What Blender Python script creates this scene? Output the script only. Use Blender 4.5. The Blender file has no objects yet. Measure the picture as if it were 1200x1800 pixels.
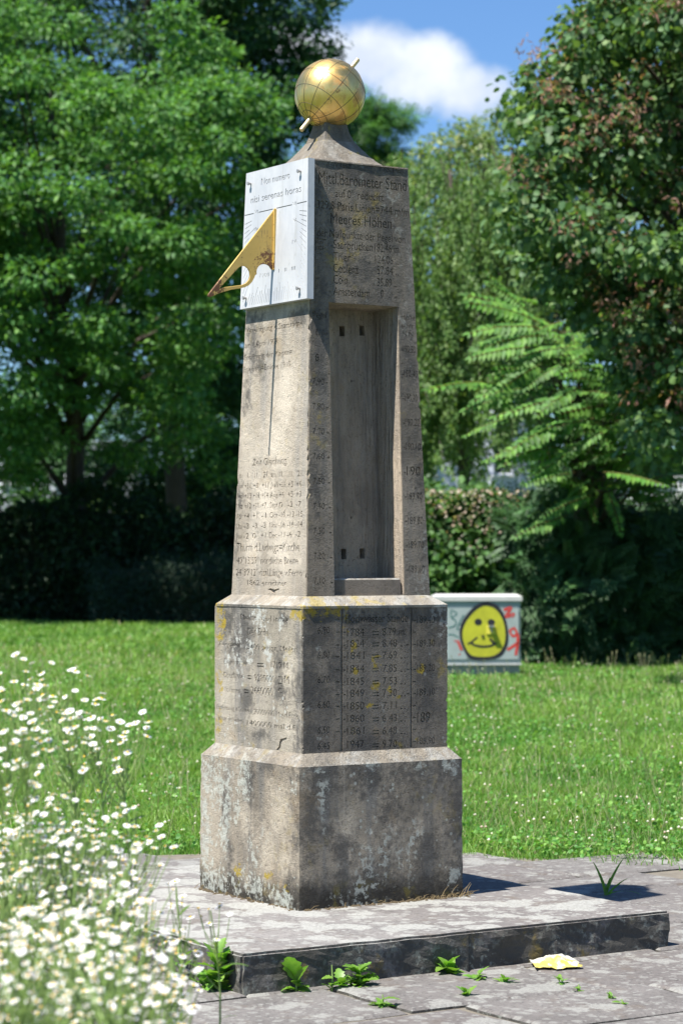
import bpy, bmesh, math, random
import numpy as np
from mathutils import Vector, Matrix
from mathutils import noise as mnoise
R = math.radians
SC = bpy.context.scene
COL = SC.collection
random.seed(7)

# ------------------------------------------------------------------ camera
FPX, PITCH, EYE = 4322.0, 0.018, 1.515          # focal length in photo pixels, upward tilt, eye height
cam_data = bpy.data.cameras.new('camera')
cam_data.sensor_fit = 'VERTICAL'
cam_data.sensor_height = 36.0
cam_data.sensor_width = 24.0
cam_data.lens = FPX / 1800 * 36.0
cam_data.clip_start = 0.1
cam_data.clip_end = 2000
cam_data.dof.use_dof = True
cam_data.dof.focus_distance = 9.75
cam_data.dof.aperture_fstop = 4.6
cam = bpy.data.objects.new('camera', cam_data)
cam.location = (0, 0, EYE)
cam.rotation_euler = (R(90) + PITCH, 0, 0)
COL.objects.link(cam)
SC.camera = cam

# ------------------------------------------------------------------ sun and sky
YAW = 0.5727                                     # the monument's turn about the vertical
SUN_EL, SUN_OFF = R(63.5), R(7.5)
_sx = -math.cos(YAW) * math.cos(SUN_OFF) + math.sin(YAW) * math.sin(SUN_OFF)
_sy = -math.sin(YAW) * math.cos(SUN_OFF) - math.cos(YAW) * math.sin(SUN_OFF)
SUN_DIR = Vector((_sx * math.cos(SUN_EL), _sy * math.cos(SUN_EL), math.sin(SUN_EL)))
sl = bpy.data.lights.new('sun', 'SUN')
sl.energy = 5.0
sl.angle = R(0.53)
sl.color = (1.0, 0.965, 0.90)
sun = bpy.data.objects.new('sun', sl)
sun.rotation_euler = (-SUN_DIR).to_track_quat('-Z', 'Y').to_euler()
sun.location = (0, 0, 30)
COL.objects.link(sun)

world = bpy.data.worlds.new('World')
SC.world = world
world.use_nodes = True
SKY_STRENGTH = 0.056

SC.view_settings.view_transform = 'Standard'
SC.view_settings.look = 'None'
SC.view_settings.gamma = 1
SC.view_settings.exposure = 1.08
SC.view_settings.use_curve_mapping = False
SC.cycles.max_bounces = 4
SC.cycles.diffuse_bounces = 3
SC.cycles.glossy_bounces = 2
SC.cycles.transmission_bounces = 3
SC.cycles.transparent_max_bounces = 8
world.cycles.sampling_method = 'NONE'
SC.cycles.use_light_tree = False


# ------------------------------------------------------------------ node helper
class NT:
    def __init__(self, tree):
        self.t = tree
        self.n = tree.nodes
        self.l = tree.links

    def node(self, typ, **kw):
        nd = self.n.new(typ)
        for k, v in kw.items():
            setattr(nd, k, v)
        return nd

    def put(self, sock, v):
        if isinstance(v, bpy.types.NodeSocket):
            self.l.new(v, sock)
        elif v is not None:
            if hasattr(sock.default_value, '__len__') and not hasattr(v, '__len__'):
                v = (v,) * len(sock.default_value)
            elif hasattr(sock.default_value, '__len__') and len(sock.default_value) == 4 and len(v) == 3:
                v = tuple(v) + (1,)
            sock.default_value = v

    def math(self, op, a, b=None, c=None, clamp=False):
        nd = self.node('ShaderNodeMath', operation=op, use_clamp=clamp)
        self.put(nd.inputs[0], a)
        if b is not None: self.put(nd.inputs[1], b)
        if c is not None: self.put(nd.inputs[2], c)
        return nd.outputs[0]

    def vmath(self, op, a, b=None, out=0):
        nd = self.node('ShaderNodeVectorMath', operation=op)
        self.put(nd.inputs[0], a)
        if b is not None:
            self.put(nd.inputs[3] if op == 'SCALE' else nd.inputs[1], b)
        return nd.outputs['Value'] if op in ('DOT_PRODUCT', 'LENGTH', 'DISTANCE') else nd.outputs[0]

    def noise(self, vec, scale, detail=5, rough=0.55, off=None):
        if off is not None:
            vec = self.vmath('ADD', vec, (off, off * 1.7, off * 0.6))
        nd = self.node('ShaderNodeTexNoise')
        self.put(nd.inputs['Vector'], vec)
        self.put(nd.inputs['Scale'], scale)
        self.put(nd.inputs['Detail'], detail)
        self.put(nd.inputs['Roughness'], rough)
        return nd.outputs['Fac']

    def vor(self, vec, scale, feature='F1', rnd=1.0):
        nd = self.node('ShaderNodeTexVoronoi', feature=feature)
        self.put(nd.inputs['Vector'], vec)
        self.put(nd.inputs['Scale'], scale)
        self.put(nd.inputs['Randomness'], rnd)
        return nd.outputs['Distance']

    def step(self, v, lo, hi):
        nd = self.node('ShaderNodeMapRange', interpolation_type='SMOOTHSTEP')
        self.put(nd.inputs[0], v); self.put(nd.inputs[1], lo); self.put(nd.inputs[2], hi)
        return nd.outputs[0]

    def mix(self, f, a, b, mode='MIX'):
        nd = self.node('ShaderNodeMix', data_type='RGBA', blend_type=mode)
        self.put(nd.inputs[0], f); self.put(nd.inputs[6], a); self.put(nd.inputs[7], b)
        return nd.outputs[2]

    def pos(self):
        return self.node('ShaderNodeNewGeometry').outputs['Position']

    def scalevec(self, v, s):
        return self.vmath('MULTIPLY', v, s)

    def bump(self, h, strength=0.4, dist=0.01, normal=None):
        nd = self.node('ShaderNodeBump')
        self.put(nd.inputs['Strength'], strength)
        self.put(nd.inputs['Distance'], dist)
        self.put(nd.inputs['Height'], h)
        if normal is not None: self.put(nd.inputs['Normal'], normal)
        return nd.outputs[0]


def material(name):
    m = bpy.data.materials.new(name)
    m.use_nodes = True
    t = NT(m.node_tree)
    b = m.node_tree.nodes['Principled BSDF']
    return m, t, b


def plain(name, col, rough=0.6, metal=0.0, var=0.25, scale=12.0, bump=0.0):
    m, t, b = material(name)
    P = t.pos()
    n = t.noise(P, scale, 5)
    c = t.mix(n, tuple(x * (1 - var) for x in col), tuple(min(1, x * (1 + var)) for x in col))
    t.put(b.inputs['Base Color'], c)
    b.inputs['Roughness'].default_value = rough
    b.inputs['Metallic'].default_value = metal
    if bump:
        t.put(b.inputs['Normal'], t.bump(t.noise(P, scale * 6, 4), bump, 0.004))
    return m


# ------------------------------------------------------------------ world shader
def build_world():
    t = NT(world.node_tree)
    bg = world.node_tree.nodes['Background']
    sky = t.node('ShaderNodeTexSky', sky_type='NISHITA')
    sky.sun_disc = False
    sky.sun_elevation = SUN_EL
    sky.sun_rotation = math.atan2(SUN_DIR.x, SUN_DIR.y) % (2 * math.pi)
    sky.altitude = 200
    sky.air_density = 1.0
    sky.dust_density = 0.3
    sky.ozone_density = 4.0
    d = t.node('ShaderNodeTexCoord').outputs['Generated']
    wob = t.noise(d, 16.0, 6, 0.62)
    wob2 = t.noise(d, 60.0, 4, 0.6, off=3.1)
    wobv = t.math('ADD', t.math('MULTIPLY', t.math('SUBTRACT', wob, 0.5), 2.6),
                  t.math('MULTIPLY', t.math('SUBTRACT', wob2, 0.5), 1.0))
    # cumulus heaps: azimuth (deg from +Y towards +X), elevation, half width, half height (deg)
    heaps = [(1.9, 11.0, 1.5, .85), (0.7, 11.5, 1.3, .8), (2.9, 10.75, 1.3, .7), (-0.4, 11.6, 1.0, .7), (-1.1, 11.8, .9, .6), (2.0, 11.35, 1.2, .75),
             (-38, 16, 7, 3.0), (48, 20, 8, 3.2), (118, 24, 9, 4), (-110, 28, 8, 4), (165, 18, 9, 4)]
    sep = t.node('ShaderNodeSeparateXYZ'); t.l.new(d, sep.inputs[0])
    az = t.math('ARCTAN2', sep.outputs[0], sep.outputs[1])
    el = t.math('ARCSINE', sep.outputs[2])
    total = None
    for (a, e, w, h) in heaps:
        da = t.math('DIVIDE', t.math('SUBTRACT', az, R(a)), R(w))
        de = t.math('DIVIDE', t.math('SUBTRACT', el, R(e)), R(h))
        q = t.math('SUBTRACT', 1.0, t.math('ADD', t.math('MULTIPLY', da, da), t.math('MULTIPLY', de, de)))
        q = t.math('MAXIMUM', q, -1.0)
        total = q if total is None else t.math('MAXIMUM', total, q)
    mask = t.step(t.math('ADD', total, wobv), -0.25, 1.1)
    mask = t.math('MULTIPLY', mask, 0.93)
    shade = t.step(t.noise(d, 20.0, 4, 0.6, off=1.3), 0.35, 0.65)
    cloud = t.mix(shade, (6.6, 7.3, 8.5), (9.0, 9.4, 10.0))
    clear = t.mix(1.0, sky.outputs[0], (0.84, 1.08, 1.34), 'MULTIPLY')
    t.put(bg.inputs['Color'], t.mix(mask, clear, cloud))
    bg.inputs['Strength'].default_value = SKY_STRENGTH


build_world()


# ------------------------------------------------------------------ geometry helpers
def ray(u, v):
    """direction (y = 1) through pixel (u, v) of the 1200 x 1800 photograph"""
    a, b = (u - 600) / FPX, (900 - v) / FPX
    y = math.cos(PITCH) - b * math.sin(PITCH)
    z = math.sin(PITCH) + b * math.cos(PITCH)
    return Vector((a / y, 1.0, z / y))


def at(u, v, D):
    return Vector((0, 0, EYE)) + ray(u, v) * D


def ground_at(u, v, z=0.0):
    r = ray(u, v)
    return Vector((0, 0, EYE)) + r * ((z - EYE) / r.z)


def link(name, data, parent=None, mat=None, mats=None):
    o = bpy.data.objects.new(name, data)
    COL.objects.link(o)
    if parent is not None:
        o.parent = parent
    if mat is not None and data is not None and not data.materials:
        data.materials.append(mat)
    if mats:
        for m in mats: data.materials.append(m)
    return o


def empty(name, loc=(0, 0, 0), rz=0.0, parent=None):
    o = bpy.data.objects.new(name, None)
    o.location = loc
    o.rotation_euler = (0, 0, rz)
    o.empty_display_size = 0.1
    COL.objects.link(o)
    if parent: o.parent = parent
    return o


def tag(o, label=None, category=None, group=None, kind=None):
    if label: o['label'] = label
    if category: o['category'] = category
    if group: o['group'] = group
    if kind: o['kind'] = kind
    return o


class MB:
    """collects vertices and faces for one mesh"""
    def __init__(self):
        self.v, self.f, self.m = [], [], []

    def add(self, verts, faces, mi=0):
        k = len(self.v)
        self.v += [tuple(x) for x in verts]
        self.f += [tuple(i + k for i in f) for f in faces]
        self.m += [mi] * len(faces)

    def box(self, c, s, mi=0, rot=None):
        hx, hy, hz = s[0] / 2, s[1] / 2, s[2] / 2
        vs = [Vector((x, y, z)) for x in (-hx, hx) for y in (-hy, hy) for z in (-hz, hz)]
        if rot is not None: vs = [rot @ q for q in vs]
        vs = [q + Vector(c) for q in vs]
        self.add(vs, [(0, 1, 3, 2), (4, 6, 7, 5), (0, 4, 5, 1), (2, 3, 7, 6), (0, 2, 6, 4), (1, 5, 7, 3)], mi)

    def tube(self, path, radii, n=6, mi=0, cap=True):
        path = [Vector(p) for p in path]
        rings = []
        ref = Vector((0.31, 0.87, 0.37)).normalized()
        for i, p in enumerate(path):
            d = (path[min(i + 1, len(path) - 1)] - path[max(i - 1, 0)]).normalized()
            a = d.cross(ref)
            if a.length < 1e-3: a = d.cross(Vector((1, 0, 0)))
            a.normalize(); b = d.cross(a)
            r = radii[i] if hasattr(radii, '__len__') else radii
            rings.append([p + (a * math.cos(2 * math.pi * k / n) + b * math.sin(2 * math.pi * k / n)) * r for k in range(n)])
        vs = [q for rg in rings for q in rg]
        fs = [(i * n + k, i * n + (k + 1) % n, (i + 1) * n + (k + 1) % n, (i + 1) * n + k)
              for i in range(len(path) - 1) for k in range(n)]
        if cap:
            fs += [tuple(range(n))[::-1], tuple((len(path) - 1) * n + k for k in range(n))]
        self.add(vs, fs, mi)

    def mesh(self, name, smooth=False):
        me = bpy.data.meshes.new(name)
        me.from_pydata(self.v, [], self.f)
        if any(self.m):
            me.polygons.foreach_set('material_index', self.m)
        if smooth:
            me.polygons.foreach_set('use_smooth', [True] * len(self.f))
        me.update()
        return me

    def build(self, name, mat, parent=None, smooth=False):
        me = self.mesh(name, smooth)
        for m in (mat if isinstance(mat, (list, tuple)) else [mat]):
            me.materials.append(m)
        return link(name, me, parent)


def np_mesh(name, verts, tris, col=None, quads=None):
    me = bpy.data.meshes.new(name)
    nv, nt = len(verts), len(tris)
    me.vertices.add(nv)
    me.vertices.foreach_set('co', np.ascontiguousarray(verts, dtype=np.float32).ravel())
    me.loops.add(nt * 3)
    me.loops.foreach_set('vertex_index', np.ascontiguousarray(tris, dtype=np.int32).ravel())
    me.polygons.add(nt)
    me.polygons.foreach_set('loop_start', np.arange(0, nt * 3, 3, dtype=np.int32))
    me.update(calc_edges=True)
    if col is not None:
        a = me.color_attributes.new('col', 'FLOAT_COLOR', 'POINT')
        c = np.ones((nv, 4), dtype=np.float32)
        c[:, :3] = col
        a.data.foreach_set('color', c.ravel())
    me.validate()
    return me


def unit(a):
    return a / (np.linalg.norm(a, axis=1, keepdims=True) + 1e-9)


# leaf outlines in (along, across, fold) with the base at the origin
def tmpl(kind):
    if kind == 'oval':
        v = [(0, 0, 0), (.45, -.26, .09), (1, 0, -.05), (.45, .26, .09)]
        f = [(0, 1, 2), (0, 2, 3)]
    elif kind == 'narrow':
        v = [(0, 0, 0), (.45, -.13, .05), (1, 0, -.1), (.45, .13, .05)]
        f = [(0, 1, 2), (0, 2, 3)]
    elif kind == 'round':
        v = [(0, 0, 0), (.2, -.36, .08), (.68, -.38, .08), (1, 0, -.03), (.68, .38, .08), (.2, .36, .08)]
        f = [(0, 1, 2), (0, 2, 3), (0, 3, 4), (0, 4, 5)]
    elif kind == 'lobed':
        v = [(0, 0, 0), (.12, -.42, .05), (.42, -.27, .02), (.66, -.5, .08), (.72, -.2, 0), (1.05, 0, -.12),
             (.72, .2, 0), (.66, .5, .08), (.42, .27, .02), (.12, .42, .05)]
        f = [(0, 1, 2), (0, 2, 4), (2, 3, 4), (0, 4, 5), (0, 5, 6), (0, 6, 8), (6, 7, 8), (0, 8, 9)]
    elif kind == 'spray':
        v, f = [(0, 0, 0), (.5, -.025, 0), (1, 0, -.12), (.5, .025, 0)], [(0, 1, 2), (0, 2, 3)]
        for i in range(7):
            x = .08 + i * .125
            L = .30 - .022 * i
            for s in (-1, 1):
                k = len(v)
                v += [(x, 0, -.1 * x * x), (x + L * .5, s * (L * .55 - .03), -.1 * x * x), (x + L * .75, s * L, -.1 * x * x - .05), (x + L * .32, s * (L * .6 + .03), -.1 * x * x)]
                f += [(k, k + 1, k + 2), (k, k + 2, k + 3)]
    elif kind == 'pinnate':
        v, f = [], []
        for i in range(6):
            x = .1 + i * .16
            L = .3 - .02 * abs(i - 2)
            for s in (-1, 1):
                k = len(v)
                v += [(x, 0, 0), (x + .02, s * L * .5, -.02), (x + .09, s * L, -.06), (x + .11, s * L * .5, -.02)]
                f += [(k, k + 1, k + 2), (k, k + 2, k + 3)]
    return np.array(v, dtype=np.float64), np.array(f, dtype=np.int64)


def leaves(pos, axis, nrm, size, kind, colors):
    """vertices, triangles, colours for one leaf per row"""
    V, F = tmpl(kind)
    n = len(pos)
    axis = unit(axis)
    side = unit(np.cross(axis, nrm))
    nn = np.cross(side, axis)
    s = np.asarray(size).reshape(-1, 1, 1)
    W = (V[None, :, 0:1] * axis[:, None, :] + V[None, :, 1:2] * side[:, None, :] + V[None, :, 2:3] * nn[:, None, :]) * s + pos[:, None, :]
    T = F[None, :, :] + (np.arange(n) * len(V))[:, None, None]
    C = np.repeat(colors, len(V), axis=0)
    return W.reshape(-1, 3), T.reshape(-1, 3), C


def join_np(parts):
    vs, ts, cs, k = [], [], [], 0
    for v, t, c in parts:
        vs.append(v); ts.append(t + k); cs.append(c); k += len(v)
    return np.concatenate(vs), np.concatenate(ts), np.concatenate(cs)


def pick_colors(rng, n, palette, jitter=0.18):
    pal = np.array(palette, dtype=np.float64)
    i = rng.integers(0, len(pal), n)
    k = 1 + rng.normal(0, jitter, (n, 1))
    return np.clip(pal[i] * k, 0.002, 1)


def clump_leaves(rng, C, Rr, per, size, kind, palette, droop=0.35, up=0.7, shell=0.5, spread=0.5):
    """leaves in ellipsoidal clumps: C (n,3) centres, Rr (n,3) radii"""
    n = len(C)
    d = unit(rng.normal(size=(n * per, 3)))
    rad = rng.random((n * per, 1)) ** (1 / 3.0)
    rad = shell + (1 - shell) * rad if shell else rad
    rad *= rng.uniform(.55, 1.08, (n * per, 1))
    cc = np.repeat(C, per, axis=0)
    rr = np.repeat(Rr, per, axis=0)
    pos = cc + d * rad * rr
    nr = unit(d * 0.7 + np.array([0, 0, up * .4]) + np.array(SUN_DIR) * up * 1.1 + rng.normal(0, spread, d.shape))
    ax = unit(d + rng.normal(0, .6, d.shape) + np.array([0, 0, -droop]))
    sz = size * rng.uniform(.65, 1.25, n * per)
    return leaves(pos, ax, nr, sz, kind, pick_colors(rng, n * per, palette))


def ellipsoid_points(rng, c, r, n, inner=0.35):
    d = unit(rng.normal(size=(n, 3)))
    k = (inner ** 3 + (1 - inner ** 3) * rng.random((n, 1))) ** (1 / 3.0)
    return np.array(c) + d * k * np.array(r)


def leaf_material(name, trans=0.38, rough=0.55, tint=(1.25, 1.25, 0.5), spec=0.35):
    m, t, b = material(name)
    col = t.node('ShaderNodeAttribute', attribute_name='col').outputs['Color']
    t.put(b.inputs['Base Color'], col)
    b.inputs['Roughness'].default_value = rough
    b.inputs['Specular IOR Level'].default_value = spec
    tr = t.node('ShaderNodeBsdfTranslucent')
    t.put(tr.inputs['Color'], t.mix(1.0, col, tint, 'MULTIPLY'))
    mx = t.node('ShaderNodeMixShader')
    mx.inputs[0].default_value = trans
    t.l.new(b.outputs[0], mx.inputs[1]); t.l.new(tr.outputs[0], mx.inputs[2])
    t.l.new(mx.outputs[0], t.n['Material Output'].inputs['Surface'])
    return m


LEAF = leaf_material('foliage')
GRASSM = leaf_material('grass_blades', 0.4, 0.5)
NEEDLE = leaf_material('needles', 0.15, 0.5)
def bark_material():
    m, t, b = material('bark')
    P = t.pos()
    n = t.noise(t.scalevec(P, (1, 1, .25)), 14, 6, .65)
    t.put(b.inputs['Base Color'], t.mix(n, (.026, .019, .014), (.10, .078, .058)))
    b.inputs['Roughness'].default_value = .9
    t.put(b.inputs['Normal'], t.bump(n, .9, .03))
    return m
BARK = bark_material()

# ------------------------------------------------------------------ ground
def ground_material():
    m, t, b = material('turf_soil')
    P = t.pos()
    a = t.noise(P, .55, 5, .6)
    f = t.noise(P, 30, 5, .7)
    c = t.mix(t.step(a, .35, .65), (.045, .095, .018), (.085, .12, .03))
    c = t.mix(t.step(f, .5, .75), c, (.05, .045, .022))
    t.put(b.inputs['Base Color'], c)
    b.inputs['Roughness'].default_value = 1
    t.put(b.inputs['Normal'], t.bump(f, .8, .03))
    return m

g = MB()
NG = 40
def gz(x, y):
    return -0.03
g.add([(-400, -60, -.03), (400, -60, -.03), (400, 900, -.03), (-400, 900, -.03)], [(0, 1, 2, 3)])
tag(g.build('ground', ground_material()), kind='structure')

MX, MY = -0.0474, 10.1047                         # monument axis
MON = Matrix.Translation((MX, MY, 0)) @ Matrix.Rotation(YAW, 4, 'Z')
MON_INV = MON.inverted()
SLAB_H = 0.140

def loc2w(x, y, z=0):
    return MON @ Vector((x, y, z))

SLAB = (-1.109, 0.818, -1.172, 1.06)              # local x0, x1, y0, y1 of the step

def on_plaza(x, y, grow=0.0):
    """paved area round the monument (world metres)"""
    r = math.hypot(x - MX + .1, y - MY)
    wob = .10 * math.sin(3 * math.atan2(y - MY, x - MX) + .6) + .05 * math.sin(11 * math.atan2(y - MY, x - MX))
    if r < 2.62 + wob + grow: return True
    left = -1.15 + .12 * math.sin(y * 2.1)
    return y < MY - .6 and left - grow < x < 3.4 + grow and y > 2.0

# ------------------------------------------------------------------ grass
def build_grass():
    rng = np.random.default_rng(11)
    parts = []
    zones = [(6.2, 12.3, 900, .014, .13, .0036), (12.3, 17, 5400, .011, .066, .0030), (17, 24, 2700, .011, .07, .0046), (24, 36, 1150, .012, .078, .0074),
             (36, 60, 330, .014, .11, .015)]
    for (y0, y1, dens, _, h, w) in zones:
        xm = .142 * y1 + 1.6
        n = int((y1 - y0) * 2 * xm * dens)
        x = rng.uniform(-xm, xm, n); y = rng.uniform(y0, y1, n)
        keep = np.abs(x) < .142 * y + 1.6
        if y1 < 18:
            r = np.hypot(x - MX + .1, y - MY); th = np.arctan2(y - MY, x - MX)
            inside = r < 2.58 + .10 * np.sin(3 * th + .6) + .05 * np.sin(11 * th) + rng.normal(0, .05, n)
            inside |= (y < MY - .6) & (x > -1.15 + .12 * np.sin(y * 2.1) + rng.normal(0, .04, n)) & (x < 3.4)
            keep &= ~inside
        if y0 > 50: pass
        x, y = x[keep], y[keep]; n = len(x)
        patch = np.sin(x * 1.3 + 2 * np.sin(y * .45)) * np.sin(y * .8 + 1.5 * np.sin(x * .6))
        patch2 = np.sin(x * 3.7 + y * 1.1) * np.sin(y * 2.9 - x * 2.2)
        dry = np.clip(.5 + .5 * np.sin(y * .33 + .9) * np.cos(x * .5 + y * .1) + rng.normal(0, .2, n), 0, 1)
        hh = h * (1 + .35 * patch + .25 * patch2) * rng.uniform(.45, 1.3, n)
        edge = np.abs(np.hypot(x - MX + .1, y - MY) - 2.65)
        hh *= np.where((edge < .45) & (y > 9), .75 + .35 * edge / .45, 1.0)
        ww = w * rng.uniform(.6, 1.4, n)
        ang = rng.uniform(0, 2 * np.pi, n)
        lean = rng.uniform(.15, .95, n) * hh
        la = rng.uniform(0, 2 * np.pi, n)
        base = np.stack([x, y, np.full(n, -.032)], 1)
        sd = np.stack([np.cos(ang), np.sin(ang), np.zeros(n)], 1) * ww[:, None]
        ld = np.stack([np.cos(la), np.sin(la), np.zeros(n)], 1) * lean[:, None]
        up = np.stack([np.zeros(n), np.zeros(n), hh], 1)
        V = np.stack([base - sd, base + sd, base + up * .6 + ld * .35 + sd * .75, base + up * .6 + ld * .35 - sd * .75, base + up + ld], 1)
        F = np.array([(0, 1, 2), (0, 2, 3), (3, 2, 4)])
        T = F[None] + (np.arange(n) * 5)[:, None, None]
        g1, g2, straw = np.array([.08, .235, .03]), np.array([.24, .39, .075]), np.array([.50, .45, .26])
        k = np.clip(.5 + .35 * patch + .2 * patch2 + rng.normal(0, .25, n), 0, 1)[:, None]
        c = g1 * (1 - k) + g2 * k
        sm = (rng.random(n) < .025 + .15 * dry ** 2 * (y < 40))[:, None]
        c = np.where(sm, straw * rng.uniform(.7, 1.1, (n, 1)), c * rng.uniform(.75, 1.2, (n, 1)))
        parts.append((V.reshape(-1, 3), T.reshape(-1, 3), np.repeat(c, 5, axis=0)))
    # broad-leaved herbs and clover between the blades, in drifts
    n = 42000
    y = 12.3 + 24 * rng.random(n) ** 1.5; x = rng.uniform(-1, 1, n) * (.142 * y + 1.3)
    ok = (np.hypot(x - MX + .1, y - MY) > 2.62) & (np.sin(x * 2.3 + 1.7 * np.sin(y * .9)) * np.sin(y * 1.6 + x * .7) + rng.normal(0, .35, n) > .12)
    x, y = x[ok], y[ok]; n = len(x)
    pos = np.stack([x, y, rng.uniform(.01, .075, n)], 1)
    parts.append(leaves(pos, unit(rng.normal(0, 1, (n, 3)) * np.array([[1, 1, .35]])), unit(rng.normal(0, .5, (n, 3)) + np.array(SUN_DIR)), rng.uniform(.014, .03, n) * (1 + (y - 13) * .03), 'round',
                        pick_colors(rng, n, [(.09, .25, .04), (.13, .31, .05), (.07, .20, .035), (.19, .36, .07)], .15)))
    # thin seeding stalks standing above the sward
    n = 3800
    y = 12.4 + 26 * rng.random(n) ** 1.5; x = rng.uniform(-1, 1, n) * (.142 * y + 1.2)
    ok = np.hypot(x - MX + .1, y - MY) > 2.8
    x, y = x[ok], y[ok]; n = len(x)
    hh = rng.uniform(.12, .27, n); la = rng.uniform(0, 2 * np.pi, n)
    base = np.stack([x, y, np.full(n, -.03)], 1)
    top = base + np.stack([np.cos(la) * hh * .35, np.sin(la) * hh * .35, hh], 1)
    w = (.0011 + .00007 * (y - 12))[:, None] * np.array([[1.0, .3, 0]])
    hd = (top - base) * .22
    V = np.stack([base - w, base + w, top + w * .8, top - w * .8, top - w * 2.4 + hd * .35, top + w * 2.4 + hd * .45, top + hd], 1)
    F = np.array([(0, 1, 2), (0, 2, 3), (3, 2, 5), (3, 5, 4), (4, 5, 6)])
    T = F[None] + (np.arange(n) * 7)[:, None, None]
    parts.append((V.reshape(-1, 3), T.reshape(-1, 3), np.repeat(pick_colors(rng, n, [(.42, .40, .22), (.30, .38, .13), (.48, .45, .28), (.22, .36, .08)], .15), 7, axis=0)))
    v, t, c = join_np(parts)
    o = link('grass', np_mesh('grass', v, t, c), mat=GRASSM)
    tag(o, 'sunlit green meadow grass with dry straw stalks around the paving', 'grass', kind='stuff')


def build_clover():
    """small white clover heads scattered in the lawn"""
    rng = np.random.default_rng(5)
    parts = []
    n = 900
    y = 12.6 + 22 * rng.random(n) ** 1.7
    x = rng.uniform(-1, 1, n) * (.142 * y + .8)
    r = np.hypot(x - MX + .1, y - MY)
    ok = r > 2.75
    x, y = x[ok], y[ok]; n = len(x)
    z = rng.uniform(.05, .15, n)
    c = np.stack([x, y, z], 1)
    s = rng.uniform(.006, .011, n) * (1 + (y - 13) * .02)
    oc = np.array([(1, 0, 0), (-1, 0, 0), (0, 1, 0), (0, -1, 0), (0, 0, .9), (0, 0, -.9)])
    V = c[:, None, :] + oc[None] * s[:, None, None]
    F = np.array([(0, 2, 4), (2, 1, 4), (1, 3, 4), (3, 0, 4), (2, 0, 5), (1, 2, 5), (3, 1, 5), (0, 3, 5)])
    T = F[None] + (np.arange(n) * 6)[:, None, None]
    col = pick_colors(rng, n, [(.72, .70, .62), (.78, .74, .70), (.62, .5, .42), (.75, .75, .68)], .1)
    o = link('clover_flowers', np_mesh('clover', V.reshape(-1, 3), T.reshape(-1, 3), np.repeat(col, 6, axis=0)), mat=LEAF)
    tag(o, 'tiny white clover heads scattered through the lawn', 'clover', kind='stuff')


build_grass()
build_clover()

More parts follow.
